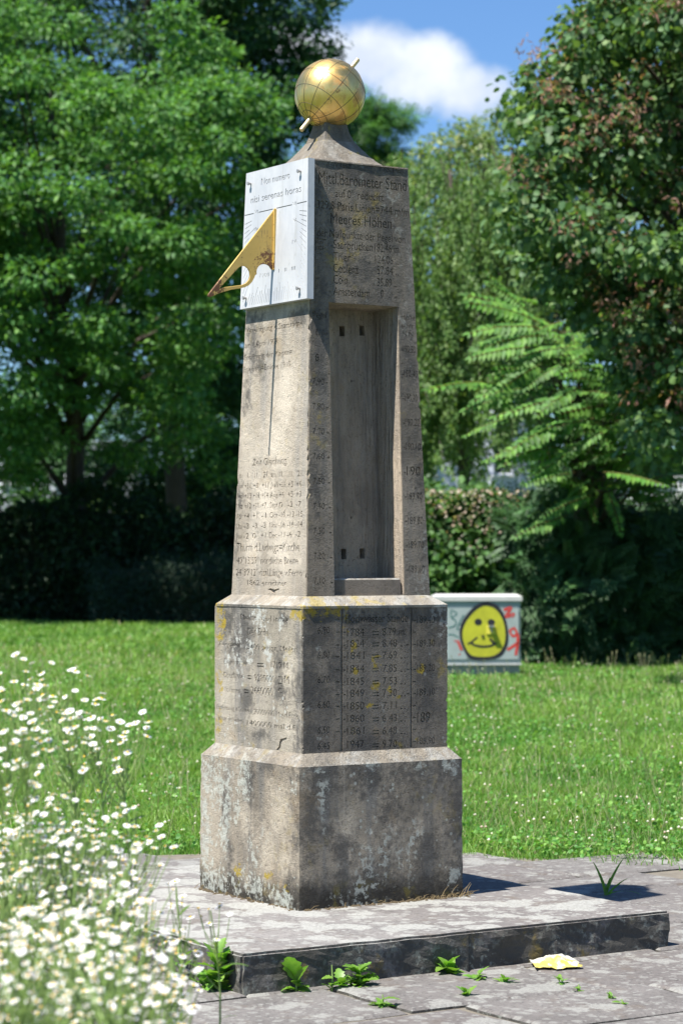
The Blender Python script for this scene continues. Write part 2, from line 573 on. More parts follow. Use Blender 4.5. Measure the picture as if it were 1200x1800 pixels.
# ------------------------------------------------------------------ stone materials
def stone(name, base=(.30, .25, .205), light=(.43, .37, .31), grey=(.21, .20, .19), dark=(.055, .052, .048),
          streak=.6, crust=.5, white=.4, yellow=.3, foot=None, up=1.0, bump=.35, pale=(.47, .47, .42), chisel=0.0, crust_scale=3.2, patch=0.0, colonies=(), golds=(), darks=(), lights=()):
    m, t, b = material(name)
    P = t.pos()
    nlow = t.noise(P, 2.6, 6, .6)
    nst = t.noise(t.scalevec(P, (11, 11, 1.0)), 1.0, 6, .6)
    nst2 = t.noise(t.scalevec(P, (26, 26, 1.6)), 1.0, 5, .6, off=4.4)
    nmed = t.noise(P, 24, 6, .65)
    nfine = t.noise(P, 170, 4, .7)
    c = t.mix(t.step(nlow, .3, .7), base, light)
    c = t.mix(t.math('MULTIPLY', t.step(nst, .46, .66), streak), c, grey)
    c = t.mix(t.math('MULTIPLY', t.step(nst2, .55, .72), streak * .6), c, tuple(x * 1.15 for x in light))
    ncr = t.noise(t.scalevec(P, (1, 1, .55)), crust_scale, 9, .68, off=7.7)
    c = t.mix(t.math('MULTIPLY', t.step(ncr, .47, .63), crust), c, dark)
    def blots(lst, amp, off, lo=.10, hi=.42):
        """ragged growths or stains at given places: (world point, radius, vertical stretch)"""
        warp = t.math('ADD', t.math('SUBTRACT', t.noise(P, 9, 6, .75, off=off), .5), t.math('MULTIPLY', t.math('SUBTRACT', t.noise(P, 38, 4, .7, off=off + 2), .5), .8))
        tot = None
        for (pt, r, st_) in lst:
            dv = t.scalevec(t.vmath('SUBTRACT', P, tuple(pt)), (1, 1, 1 / st_))
            q = t.math('SUBTRACT', 1.0, t.math('DIVIDE', t.vmath('LENGTH', dv), r))
            tot = q if tot is None else t.math('MAXIMUM', tot, q)
        return t.step(t.math('ADD', t.math('MAXIMUM', tot, -1.5), t.math('MULTIPLY', warp, amp)), lo, hi)
    if lights:
        c = t.mix(t.math('MULTIPLY', blots(lights, 1.9, 51.0, -.35, 1.0), .8), c, tuple(min(1, x * 1.22) for x in light))
    if darks:
        c = t.mix(t.math('MULTIPLY', blots([(p_, r_ * 1.7, s_) for p_, r_, s_ in darks], 3.2, 57.0, -.25, 1.0), .8), c, tuple(x * 1.35 for x in dark))
    pit = t.step(t.noise(P, 95, 3, .6, off=33.), .60, .68)
    c = t.mix(t.math('MULTIPLY', pit, .38), c, tuple(x * .3 for x in base))
    # ochre stains
    noch = t.noise(P, 5.5, 6, .6, off=11.0)
    c = t.mix(t.math('MULTIPLY', t.step(noch, .58, .72), .35), c, (.33, .23, .12))
    # grain
    c = t.mix(t.math('MULTIPLY', t.math('SUBTRACT', 1.0, t.step(nfine, .28, .5)), .45), c, tuple(x * .45 for x in base))
    c = t.mix(t.math('MULTIPLY', t.step(nmed, .6, .75), .3), c, tuple(x * 1.2 for x in light))
    N = t.node('ShaderNodeNewGeometry').outputs['Normal']
    sepn = t.node('ShaderNodeSeparateXYZ'); t.l.new(N, sepn.inputs[0])
    upm = t.step(sepn.outputs[2], .25, .6)
    sepp = t.node('ShaderNodeSeparateXYZ'); t.l.new(P, sepp.inputs[0])
    if foot:                                       # mossy, dirty foot of the block
        z0, z1, col = foot
        nf = t.noise(t.scalevec(P, (1, 1, 1.0)), 9, 8, .7, off=2.0)
        zz = t.math('ADD', sepp.outputs[2], t.math('MULTIPLY', t.math('SUBTRACT', nf, .5), (z1 - z0) * 2.6))
        fm = t.math('SUBTRACT', 1.0, t.step(zz, z0, z1))
        c = t.mix(t.math('MULTIPLY', fm, .9), c, col)
        c = t.mix(t.math('MULTIPLY', t.math('MULTIPLY', fm, t.step(t.noise(P, 14, 5, .6, off=8.), .55, .68)), .7), c, (.17, .14, .03))
    # white lichen: spotty colonies
    nl = t.noise(P, 42, 6, .62, off=1.0)
    nlm = t.noise(t.scalevec(P, (1, 1, .6)), 4.2, 6, .65, off=5.0)
    wl = t.math('MULTIPLY', t.step(nl, .50, .58), t.step(nlm, .56, .66))
    vsp = t.vor(P, 30)
    spots = t.math('MULTIPLY', t.math('SUBTRACT', 1.0, t.step(vsp, .16, .24)), t.step(t.noise(P, 6, 4, .6, off=9.), .52, .62))
    wl = t.math('MAXIMUM', wl, t.math('MULTIPLY', spots, .8))
    if colonies:
        wl = t.math('MAXIMUM', wl, t.math('MULTIPLY', blots(colonies, 4.6, 27.3), t.step(nl, .38, .56)))
    c = t.mix(t.math('MULTIPLY', wl, white), c, pale)
    if up > 0:
        nup = t.noise(t.scalevec(P, (1, 1, .35)), 12, 8, .68, off=3.0)
        c = t.mix(t.math('MULTIPLY', upm, up * .5), c, (.29, .25, .20))
        c = t.mix(t.math('MULTIPLY', upm, t.math('MULTIPLY', t.step(nup, .44, .64), up * .7)), c, (.44, .43, .395))
        c = t.mix(t.math('MULTIPLY', upm, t.math('MULTIPLY', t.step(nmed, .55, .65), .6)), c, (.13, .12, .105))
        ny = t.noise(P, 11, 6, .6, off=13.0)
        c = t.mix(t.math('MULTIPLY', upm, t.math('MULTIPLY', t.step(ny, .57, .66), min(1, yellow * 1.3))), c, (.40, .30, .05))
    # yellow lichen
    y1 = t.noise(P, 26, 6, .65, off=21.0)
    y2 = t.noise(t.scalevec(P, (1, 1, .7)), 4.6, 4, .6, off=17.0)
    ym = t.math('MULTIPLY', t.step(y1, .5, .6), t.step(y2, .575, .66))
    c = t.mix(t.math('MULTIPLY', ym, yellow), c, (.36, .265, .03))
    if golds:
        c = t.mix(t.math('MULTIPLY', t.math('MULTIPLY', blots(golds, 4.2, 41.0), t.step(y1, .40, .56)), .85), c, (.38, .275, .025))
    t.put(b.inputs['Base Color'], c)
    b.inputs['Roughness'].default_value = .92
    b.inputs['Specular IOR Level'].default_value = .25
    h = t.math('ADD', t.math('MULTIPLY', nfine, .6), t.math('MULTIPLY', nmed, .9))
    h = t.math('SUBTRACT', h, t.math('MULTIPLY', pit, .22))
    if chisel:
        ch = t.noise(t.scalevec(P, (60, 60, 5)), 1.0, 3, .5)
        h = t.math('ADD', h, t.math('MULTIPLY', ch, chisel))
    t.put(b.inputs['Normal'], t.bump(h, min(1, bump * 1.25), .015))
    return m


# growths seen on the stone: face side, photo pixel, radius, vertical stretch -> world points on that face
def on_face(side, w, z0, u, v):
    """world point where the pixel's ray meets the face of half-width w"""
    o, d = MON_INV @ Vector((0, 0, EYE)), MON_INV.to_3x3() @ ray(u, v)
    k = ((-w - o.y) / d.y) if side == 'right' else ((-w - o.x) / d.x)
    return MON @ (o + d * k)
CO_PLINTH = [(on_face('left', .392, 0, u, v), r, st_) for u, v, r, st_ in ((365, 1350, .10, 1.0), (385, 1375, .10, 1.3), (425, 1365, .05, 2.0), (360, 1480, .07, 2.5), (395, 1450, .04, 2.5), (375, 1540, .11, .8),
             (440, 1555, .12, .5), (490, 1575, .11, .5), (415, 1425, .03, 2.5), (515, 1380, .025, 2.0))]
CO_PLINTH += [(on_face('right', .392, 0, u, v), r, st_) for u, v, r, st_ in ((560, 1352, .035, .8), (665, 1345, .05, .6), (790, 1345, .05, .7), (740, 1348, .03, .8), (650, 1460, .02, 1.0), (800, 1540, .035, 1.2))]
GO_PLINTH = [(on_face('left', .392, 0, u, v), r, .7) for u, v, r in ((418, 1530, .035), (470, 1542, .03), (500, 1560, .025))]
CO_DIE = [(on_face('left', .345, 0, u, v), r, st_) for u, v, r, st_ in ((455, 1085, .05, 1.2), (470, 1140, .04, 2.0), (440, 1145, .03, 1.5), (475, 1190, .03, 1.5), (400, 1160, .025, 1.5), (490, 1095, .03, 1.2), (428, 1200, .02, 1.5))]
CO_DIE += [(on_face('right', .345, 0, u, v), r, st_) for u, v, r, st_ in ((765, 1072, .03, .8), (560, 1140, .014, 1.0))]
GO_DIE = [(on_face('left', .345, 0, u, v), r, st_) for u, v, r, st_ in ((389, 1080, .045, 1.8), (388, 1115, .04, 1.4), (388, 1200, .03, 2.0), (385, 1270, .03, 2.0), (517, 1080, .02, 1.0), (465, 1135, .014, 1.0))]
GO_DIE += [(on_face('right', .345, 0, u, v), r, st_) for u, v, r, st_ in ((545, 1078, .055, .55), (585, 1074, .05, .5), (606, 1092, .025, 1.6), (660, 1162, .025, 1.2), (660, 1205, .02, 1.0), (740, 1178, .022, .9),
            (620, 1140, .02, 1.5), (685, 1210, .016, 1.0), (650, 1240, .018, .8), (735, 1300, .02, .6), (625, 1180, .018, 1.3), (700, 1225, .016, .8))]
def marks(side, w, lst): return [(on_face(side, w, 0, u, v), r, st_) for u, v, r, st_ in lst]
DK_PLINTH = marks('right', .392, [(560, 1365, .09, .7), (640, 1360, .10, .6), (720, 1358, .10, .7), (790, 1355, .09, .8), (545, 1440, .06, 2.0), (560, 1575, .13, .5), (650, 1565, .15, .55), (740, 1560, .15, .6), (800, 1550, .10, .9),
                                  (800, 1440, .05, 2.0), (690, 1420, .05, 2.2), (600, 1500, .06, 1.5), (750, 1490, .06, 1.5)])
DK_PLINTH += marks('left', .392, [(440, 1370, .03, 2.2), (395, 1420, .03, 2.5), (470, 1350, .04, .8), (370, 1590, .10, .35), (450, 1600, .10, .35), (405, 1500, .02, 2.5)])
LT_PLINTH = marks('left', .392, [(490, 1430, .13, 1.3), (470, 1490, .11, 1.2), (500, 1520, .08, 1.0), (430, 1440, .06, 1.6)]) + marks('right', .392, [(690, 1470, .05, 1.6), (610, 1460, .05, 1.8), (735, 1450, .03, 1.8)])
DK_DIE = marks('right', .345, [(560, 1115, .06, 1.1), (548, 1215, .05, 1.6), (545, 1290, .06, 1.2), (640, 1100, .06, .8), (700, 1110, .05, .8), (760, 1110, .05, 1.0), (660, 1310, .09, .4), (750, 1220, .05, 1.5), (590, 1180, .04, 2.0)])
DK_DIE += marks('left', .345, [(405, 1090, .05, 1.2), (430, 1105, .05, 1.6), (415, 1140, .05, 1.2), (437, 1232, .035, 1.0), (492, 1215, .035, 1.3), (490, 1160, .03, 1.6), (500, 1085, .03, .8), (460, 1290, .04, .5)])
LT_DIE = marks('left', .345, [(510, 1180, .05, 2.0), (395, 1210, .05, 1.6), (450, 1265, .09, .6), (510, 1280, .05, 1.0)])
DK_SHAFT = marks('right', .26, [(556, 330, .045, 2.0), (558, 420, .045, 2.2), (556, 500, .04, 1.6), (556, 570, .045, 1.8), (555, 650, .04, 1.8), (640, 300, .10, .4), (700, 305, .06, .6), (640, 470, .06, 1.0), (690, 400, .05, 1.2), (600, 380, .05, 1.2),
                                (550, 850, .03, 2.5), (556, 940, .03, 2.0), (735, 830, .03, 3.0), (740, 950, .03, 2.0), (720, 640, .03, 2.5)])
LT_SHAFT = marks('left', .27, [(500, 700, .12, 1.6), (485, 780, .12, 1.4), (470, 880, .11, 1.5), (500, 960, .10, 1.2), (450, 960, .07, 1.5)])
DK_LEFT = marks('left', .27, [(440, 600, .04, 2.0), (432, 690, .025, 2.5), (520, 555, .06, .4), (440, 556, .06, .4), (425, 880, .02, 3.0), (420, 960, .02, 2.5), (455, 640, .03, 1.5)])
ST_SHAFT = stone('shaft_sandstone', base=(.365, .308, .24), light=(.53, .46, .37), grey=(.27, .26, .245), streak=.6, crust=.22, white=.25, yellow=.15, bump=.5, lights=LT_SHAFT, darks=DK_LEFT)
ST_GAUGE = stone('crusted_shade_side_sandstone', base=(.195, .163, .126), light=(.285, .24, .188), grey=(.14, .135, .126), streak=.6, crust=.55, white=.35, yellow=.35, bump=.75, crust_scale=2.6, darks=DK_SHAFT)  # black crust, with the shade of this side also painted into the darker base
ST_NICHE = stone('niche_sandstone', base=(.41, .33, .245), light=(.54, .445, .34), streak=.5, crust=.28, white=.1, yellow=.0, chisel=1.8, bump=.8)
ST_DIE = stone('die_sandstone', base=(.32, .282, .22), light=(.445, .393, .313), grey=(.19, .185, .178), streak=.7, crust=.35, white=.9, yellow=.4, bump=.6, colonies=CO_DIE, golds=GO_DIE, up=.9, darks=DK_DIE, lights=LT_DIE, pale=(.50, .50, .45))
ST_FLOOD = stone('flood_table_sandstone', base=(.18, .152, .12), light=(.25, .213, .168), grey=(.12, .114, .106), streak=.6, crust=.55, white=.5, yellow=.5, bump=.8, colonies=CO_DIE, golds=GO_DIE, darks=DK_DIE)  # crusted stone, darkened further so its colour carries the shade of this face
ST_PLINTH = stone('plinth_sandstone', base=(.268, .227, .172), light=(.43, .372, .287), grey=(.185, .18, .165), streak=.8, crust=.35, white=.75, yellow=.15,
                  foot=(.15, .27, (.026, .023, .018)), bump=.85, crust_scale=1.9, pale=(.50, .515, .45), colonies=CO_PLINTH, golds=GO_PLINTH, darks=DK_PLINTH, lights=LT_PLINTH)
ST_CAP = stone('cap_sandstone', base=(.115, .098, .078), light=(.18, .155, .12), streak=.4, crust=.5, white=.4, yellow=.6, up=.4, bump=.5)


def slab_material(name, base, alt, lich, amount, scale=7.0, cover=.50):
    m, t, b = material(name)
    P = t.pos()
    oi = t.node('ShaderNodeObjectInfo').outputs['Random']
    a = t.noise(P, 3.2, 6, .6)
    c = t.mix(t.step(a, .3, .7), base, alt)
    c = t.mix(t.math('MULTIPLY', oi, .55), c, (.125, .108, .102))
    f = t.noise(P, 60, 5, .7)
    c = t.mix(t.math('MULTIPLY', t.step(f, .50, .66), .6), c, tuple(x * .45 for x in base))
    # flat crustose lichen: roundish blotches of several sizes, thinning out from stone to stone
    warp = t.math('SUBTRACT', t.noise(P, 26, 5, .7, off=2.), .5)
    Po = t.vmath('ADD', P, t.vmath('SCALE', t.node('ShaderNodeObjectInfo').outputs['Location'], 3.7))
    v1 = t.vor(Po, scale * .8)
    v2 = t.vor(t.vmath('ADD', Po, (3.3, 1.7, .4)), scale * 1.9)
    v3 = t.vor(t.vmath('ADD', Po, (1.3, 5.7, .9)), scale * 4.0)
    reg = t.noise(Po, 2.4, 6, .65, off=6.)
    r1 = t.math('MULTIPLY', t.step(reg, .38 - (cover - .5) * .4, .66), cover)
    l1 = t.math('SUBTRACT', 1.0, t.step(t.math('SUBTRACT', t.math('ADD', v1, t.math('MULTIPLY', warp, .7)), r1), -.04, .10))
    l2 = t.math('SUBTRACT', 1.0, t.step(t.math('ADD', v2, t.math('MULTIPLY', warp, .6)), .24, .36))
    l3 = t.math('SUBTRACT', 1.0, t.step(t.math('ADD', v3, t.math('MULTIPLY', warp, .5)), .20, .34))
    lm = t.math('MAXIMUM', l1, t.math('MAXIMUM', t.math('MULTIPLY', l2, .7), t.math('MULTIPLY', l3, t.step(reg, .35, .55))))
    lm = t.math('MULTIPLY', lm, t.math('ADD', .45, t.math('MULTIPLY', t.step(t.noise(P, 90, 4, .7, off=1.), .35, .6), .55)))
    dirt = t.step(t.noise(P, 5.5, 6, .7, off=23.), .52, .70)
    c = t.mix(t.math('MULTIPLY', dirt, .55), c, (.115, .088, .066))
    N = t.node('ShaderNodeNewGeometry').outputs['Normal']
    sepn = t.node('ShaderNodeSeparateXYZ'); t.l.new(N, sepn.inputs[0])
    upm = t.step(sepn.outputs[2], .5, .8)
    c = t.mix(t.math('MULTIPLY', t.math('MULTIPLY', lm, upm), amount), c, lich)
    # the vertical faces carry black algae with small grey and ochre lichens
    side = t.math('SUBTRACT', 1.0, upm)
    alg = t.step(t.noise(P, 9, 8, .72, off=4.), .30, .50)
    c = t.mix(t.math('MULTIPLY', side, t.math('MULTIPLY', alg, .78)), c, (.048, .046, .037))
    sp = t.step(t.noise(P, 38, 6, .65, off=15.), .52, .60)
    c = t.mix(t.math('MULTIPLY', side, t.math('MULTIPLY', t.math('MULTIPLY', sp, t.step(t.noise(P, 5, 5, .65, off=19.), .38, .6)), .8)), c, (.24, .25, .215))
    oc = t.step(t.noise(P, 6, 6, .65, off=31.), .60, .70)
    c = t.mix(t.math('MULTIPLY', side, t.math('MULTIPLY', oc, .7)), c, (.19, .14, .04))
    t.put(b.inputs['Base Color'], c)
    b.inputs['Roughness'].default_value = .9
    b.inputs['Specular IOR Level'].default_value = .25
    h = t.math('ADD', t.math('MULTIPLY', f, .5), t.math('MULTIPLY', t.noise(P, 14, 6, .6), 1.2))
    t.put(b.inputs['Normal'], t.bump(h, .6, .014))
    return m


PAVE = slab_material('paving_stone', (.120, .111, .104), (.178, .165, .154), (.305, .305, .278), .68, 9.0, .58)
STEP = slab_material('step_stone', (.160, .150, .142), (.228, .212, .198), (.34, .34, .312), .85, 8.5, .70)

# ------------------------------------------------------------------ paving
def build_paving():
    rng = random.Random(3)
    bedm = plain('joint_soil', (.15, .13, .10), .95, var=.5, scale=20, bump=.6)
    bed = MB()
    pts = [(MX - .1 + 2.6 * math.cos(2 * math.pi * k / 40), MY + 2.6 * math.sin(2 * math.pi * k / 40), -.011) for k in range(40)]
    bed.add(pts, [tuple(range(40))])
    bed.add([(-1.05, 2.2, -.014), (3.3, 2.2, -.014), (3.3, MY - .4, -.014), (-1.05, MY - .4, -.014)], [(0, 1, 2, 3)])
    root = bed.build('paving', bedm)
    tag(root, kind='structure')
    y = -8.0
    count = 0
    while y < 3.0:
        dy = rng.uniform(.36, .62)
        x = -5.5 + rng.uniform(0, .5)
        while x < 5.0:
            dx = rng.uniform(.45, 1.05)
            c = loc2w(x + dx / 2, y + dy / 2)
            inside_step = (SLAB[0] + .05 < x and x + dx < SLAB[1] - .05 and SLAB[2] + .05 < y and y + dy < SLAB[3] - .05)
            if on_plaza(c.x, c.y) and not inside_step and c.y > 4.6:
                pts = []
                gpx = .008
                corners = [(gpx, gpx), (dx - gpx, gpx), (dx - gpx, dy - gpx), (gpx, dy - gpx)]
                jit = [(rng.uniform(-.02, .02), rng.uniform(-.02, .02)) for _ in range(4)]
                for i in range(4):
                    p, q = corners[i], corners[(i + 1) % 4]
                    jp, jq = jit[i], jit[(i + 1) % 4]
                    for s in (0, .2, .4, .6, .8):
                        w = 0 if s == 0 else rng.uniform(-.008, .008)
                        px = p[0] + jp[0] * .4 + (q[0] + jq[0] * .4 - p[0] - jp[0] * .4) * s
                        py = p[1] + jp[1] * .4 + (q[1] + jq[1] * .4 - p[1] - jp[1] * .4) * s
                        pts.append((px - dx / 2 + w, py - dy / 2 + w))
                n = len(pts)
                hz = rng.uniform(-.006, .005)
                tx, ty = rng.uniform(-.008, .008), rng.uniform(-.008, .008)
                b = MB()
                vs = [(px, py, -.05) for px, py in pts] + [(px, py, -.008 + hz + px * tx + py * ty) for px, py in pts]
                vs += [(px * (1 - .014 / (dx / 2)), py * (1 - .014 / (dy / 2)), hz + px * tx + py * ty) for px, py in pts]
                fs = [(i, (i + 1) % n, n + (i + 1) % n, n + i) for i in range(n)]
                fs += [(n + i, n + (i + 1) % n, 2 * n + (i + 1) % n, 2 * n + i) for i in range(n)]
                fs += [tuple(range(2 * n, 3 * n))]
                b.add(vs, fs)
                o = b.build('flagstone', PAVE, root)
                o.location = c
                o.rotation_euler = (0, 0, YAW + rng.uniform(-.012, .012))
                count += 1
            x += dx
        y += dy


build_paving()

# ------------------------------------------------------------------ monument
Z0 = SLAB_H
W1, W1T, W2, W2T, W3, W4 = .3925, .3896, .345, .3457, .295, .2309
Z1, Z1B, Z2, Z2B, Z3 = Z0 + .5605, Z0 + .6021, Z0 + 1.169, Z0 + 1.2169, Z0 + 2.9571

mon = empty('obelisk', (MX, MY, 0), YAW)
tag(mon, 'weathered sandstone obelisk with inscriptions, white sundial plate and golden globe on its stone step', 'monument')


def face_frame(side, w0, z0, w1, z1):
    """frame of a (leaning) face: columns S, T, N and origin, in monument coordinates"""
    if side == 'right':
        S, O, Tt = Vector((1, 0, 0)), Vector((0, -w0, z0)), Vector((0, w0 - w1, z1 - z0)).normalized()
    else:
        S, O, Tt = Vector((0, -1, 0)), Vector((-w0, 0, z0)), Vector((w0 - w1, 0, z1 - z0)).normalized()
    N = S.cross(Tt)
    M = Matrix((S, Tt, N)).transposed().to_4x4()
    M.translation = O
    return M


def pix(M, u, v):
    """photo pixel -> (s, t) on the face plane"""
    o = MON_INV @ Vector((0, 0, EYE))
    d = (MON_INV.to_3x3() @ ray(u, v))
    Mi = M.inverted()
    oo, dd = Mi @ o, Mi.to_3x3() @ d
    k = -oo.z / dd.z
    p = oo + dd * k
    return p.x, p.y


TXT = bpy.data.curves.new('lettering_source', 'FONT')
TXO = bpy.data.objects.new('lettering_source', TXT)
COL.objects.link(TXO)
DG = bpy.context.evaluated_depsgraph_get


def text_splines(s, bold=0.0):
    TXT.body = s
    TXT.size = 1.0
    TXT.offset = bold
    bpy.context.view_layer.update()
    cu = TXO.to_curve(DG())
    out = []
    for sp in cu.splines:
        if sp.type == 'BEZIER':
            out.append([(bp.co.copy(), bp.handle_left.copy(), bp.handle_right.copy()) for bp in sp.bezier_points])
        else:
            out.append([(Vector(p.co[:3]), Vector(p.co[:3]), Vector(p.co[:3])) for p in sp.points])
    TXO.to_curve_clear()
    return out


_H = text_splines('H')
CAP = max(p[0].y for sp in _H for p in sp)


class Sheet:
    """a stone skin cut through by letters, ticks and openings, so that they stand as real incisions"""
    def __init__(self, M, outline, depth):
        self.M, self.depth = M, depth
        self.lim = outline
        self.polys = []
        self.poly(outline)

    def poly(self, pts):
        out = []
        for q in pts:
            if not out or math.hypot(q[0] - out[-1][0], q[1] - out[-1][1]) > 1e-5: out.append((q[0], q[1]))
        if math.hypot(out[0][0] - out[-1][0], out[0][1] - out[-1][1]) < 1e-5: out.pop()
        if len(out) > 2: self.polys.append(out)

    def pixpoly(self, pts):
        self.poly([pix(self.M, u, v) for u, v in pts])

    def bar(self, a, b, w):
        (x0, y0), (x1, y1) = a, b
        L = math.hypot(x1 - x0, y1 - y0)
        nx, ny = -(y1 - y0) / L * w / 2, (x1 - x0) / L * w / 2
        self.poly([(x0 - nx, y0 - ny), (x1 - nx, y1 - ny), (x1 + nx, y1 + ny), (x0 + nx, y0 + ny)])

    def pixbar(self, u0, v0, u1, v1, w):
        self.bar(pix(self.M, u0, v0), pix(self.M, u1, v1), w)

    def text(self, s, u0, v0, u1, cap_px, bold=0.016):
        a = pix(self.M, u0, v0)
        e = pix(self.M, u1, v0)
        sy = cap_px / 428.0 / CAP
        sps = text_splines(s, bold)
        xs = [p[0].x for sp in sps for p in sp]
        if not xs: return
        x0, x1 = min(xs), max(xs)
        # keep clear of the arrises
        near = [q for q in self.lim if abs(q[1] - a[1]) < .05] or self.lim
        lo = max([q[0] for q in near if q[0] < 0] or [-9]) + .004
        hi = min([q[0] for q in near if q[0] > 0] or [9]) - .004
        a = (max(a[0], lo), a[1]); e = (min(e[0], hi), e[1])
        sx = (e[0] - a[0]) / (x1 - x0)
        for sp in sps:
            pts = []
            for i in range(len(sp)):
                p0, _, h0 = sp[i]
                p1, h1, _ = sp[(i + 1) % len(sp)]
                straight = ((h0 - p0).cross(p1 - p0).length + (h1 - p1).cross(p1 - p0).length) < 2e-3
                for k in range(1 if straight else 4):
                    f = k / 4
                    q = p0 * (1 - f) ** 3 + h0 * 3 * f * (1 - f) ** 2 + h1 * 3 * f * f * (1 - f) + p1 * f ** 3
                    pts.append((a[0] + (q.x - x0) * sx, a[1] + q.y * sy))
            self.poly(pts)

    def build(self, name, mat, parent):
        from mathutils.geometry import delaunay_2d_cdt
        V, E = [], []
        for p in self.polys:
            k = len(V)
            V += [Vector(q) for q in p]
            E += [(k + i, k + (i + 1) % len(p)) for i in range(len(p))]
        vo, eo, fo, _, _, _ = delaunay_2d_cdt(V, E, [], 0, 1e-7)
        vo = np.array([(q.x, q.y) for q in vo]); fo = np.array([f for f in fo if len(f) == 3])
        cen = vo[fo].mean(axis=1)
        par = np.zeros(len(fo), dtype=bool)
        for p in self.polys:
            P = np.array(p)
            lo, hi = P.min(0), P.max(0)
            idx = np.nonzero((cen[:, 0] >= lo[0]) & (cen[:, 0] <= hi[0]) & (cen[:, 1] >= lo[1]) & (cen[:, 1] <= hi[1]))[0]
            if not len(idx): continue
            c = cen[idx]; ins = np.zeros(len(idx), dtype=bool)
            Q = np.roll(P, -1, axis=0)
            for (xa, ya), (xb, yb) in zip(P, Q):
                if ya == yb: continue
                cr = (ya > c[:, 1]) != (yb > c[:, 1])
                ins ^= cr & (c[:, 0] < (xb - xa) * (c[:, 1] - ya) / (yb - ya) + xa)
            par[idx] ^= ins
        b = MB()
        b.v = [(x, y, 0) for x, y in vo]
        b.f = [tuple(int(i) for i in f) for f in fo[par]]
        b.m = [0] * len(b.f)
        for p in self.polys:
            n = len(p)
            b.add([(x, y, 0) for x, y in p] + [(x, y, -self.depth) for x, y in p], [(i, (i + 1) % n, n + (i + 1) % n, n + i) for i in range(n)])
        me = b.mesh(name)
        me.transform(self.M)
        me.materials.append(mat)
        return link(name, me, parent)


def ring_mesh(rings, seg, disp, seed, close_bottom=True, cut=None):
    """square-section body from (x0,x1,y0,y1,z) rings, with worn edges"""
    b = MB()
    n = seg
    def ring(x0, x1, y0, y1, z):
        p = []
        for k in range(n): p.append((x0 + (x1 - x0) * k / n, y0, z))
        for k in range(n): p.append((x1, y0 + (y1 - y0) * k / n, z))
        for k in range(n): p.append((x1 - (x1 - x0) * k / n, y1, z))
        for k in range(n): p.append((x0, y1 - (y1 - y0) * k / n, z))
        return p
    full = []
    for i in range(len(rings) - 1):
        a, c = rings[i], rings[i + 1]
        L = max(abs(a[j] - c[j]) for j in range(5))
        k = max(1, int(L / .03))
        for s in range(k):
            full.append(tuple(a[j] + (c[j] - a[j]) * s / k for j in range(5)))
    full.append(rings[-1])
    N = 4 * n
    vs = []
    for r in full:
        for k, p in enumerate(ring(*r)):
            v = Vector(p)
            cx, cy = (r[0] + r[1]) / 2, (r[2] + r[3]) / 2
            out = Vector((v.x - cx, v.y - cy, 0)).normalized()
            q = v * 9 + Vector((seed, seed * 2, 0))
            d = mnoise.fractal(q, 1.0, 2.0, 4) * disp
            corner = k % n == 0
            if corner:
                d -= disp * 1.5 + max(0, mnoise.noise(v * 23 + Vector((seed, 0, 3)))) * disp * 4
            vs.append(v + out * d)
    fs = [(i * N + k, i * N + (k + 1) % N, (i + 1) * N + (k + 1) % N, (i + 1) * N + k) for i in range(len(full) - 1) for k in range(N)]
    fs.append(tuple((len(full) - 1) * N + k for k in range(N)))
    if close_bottom: fs.append(tuple(range(N))[::-1])
    b.add(vs, fs)
    return b


def sq(w, z): return (-w, w, -w, w, z)


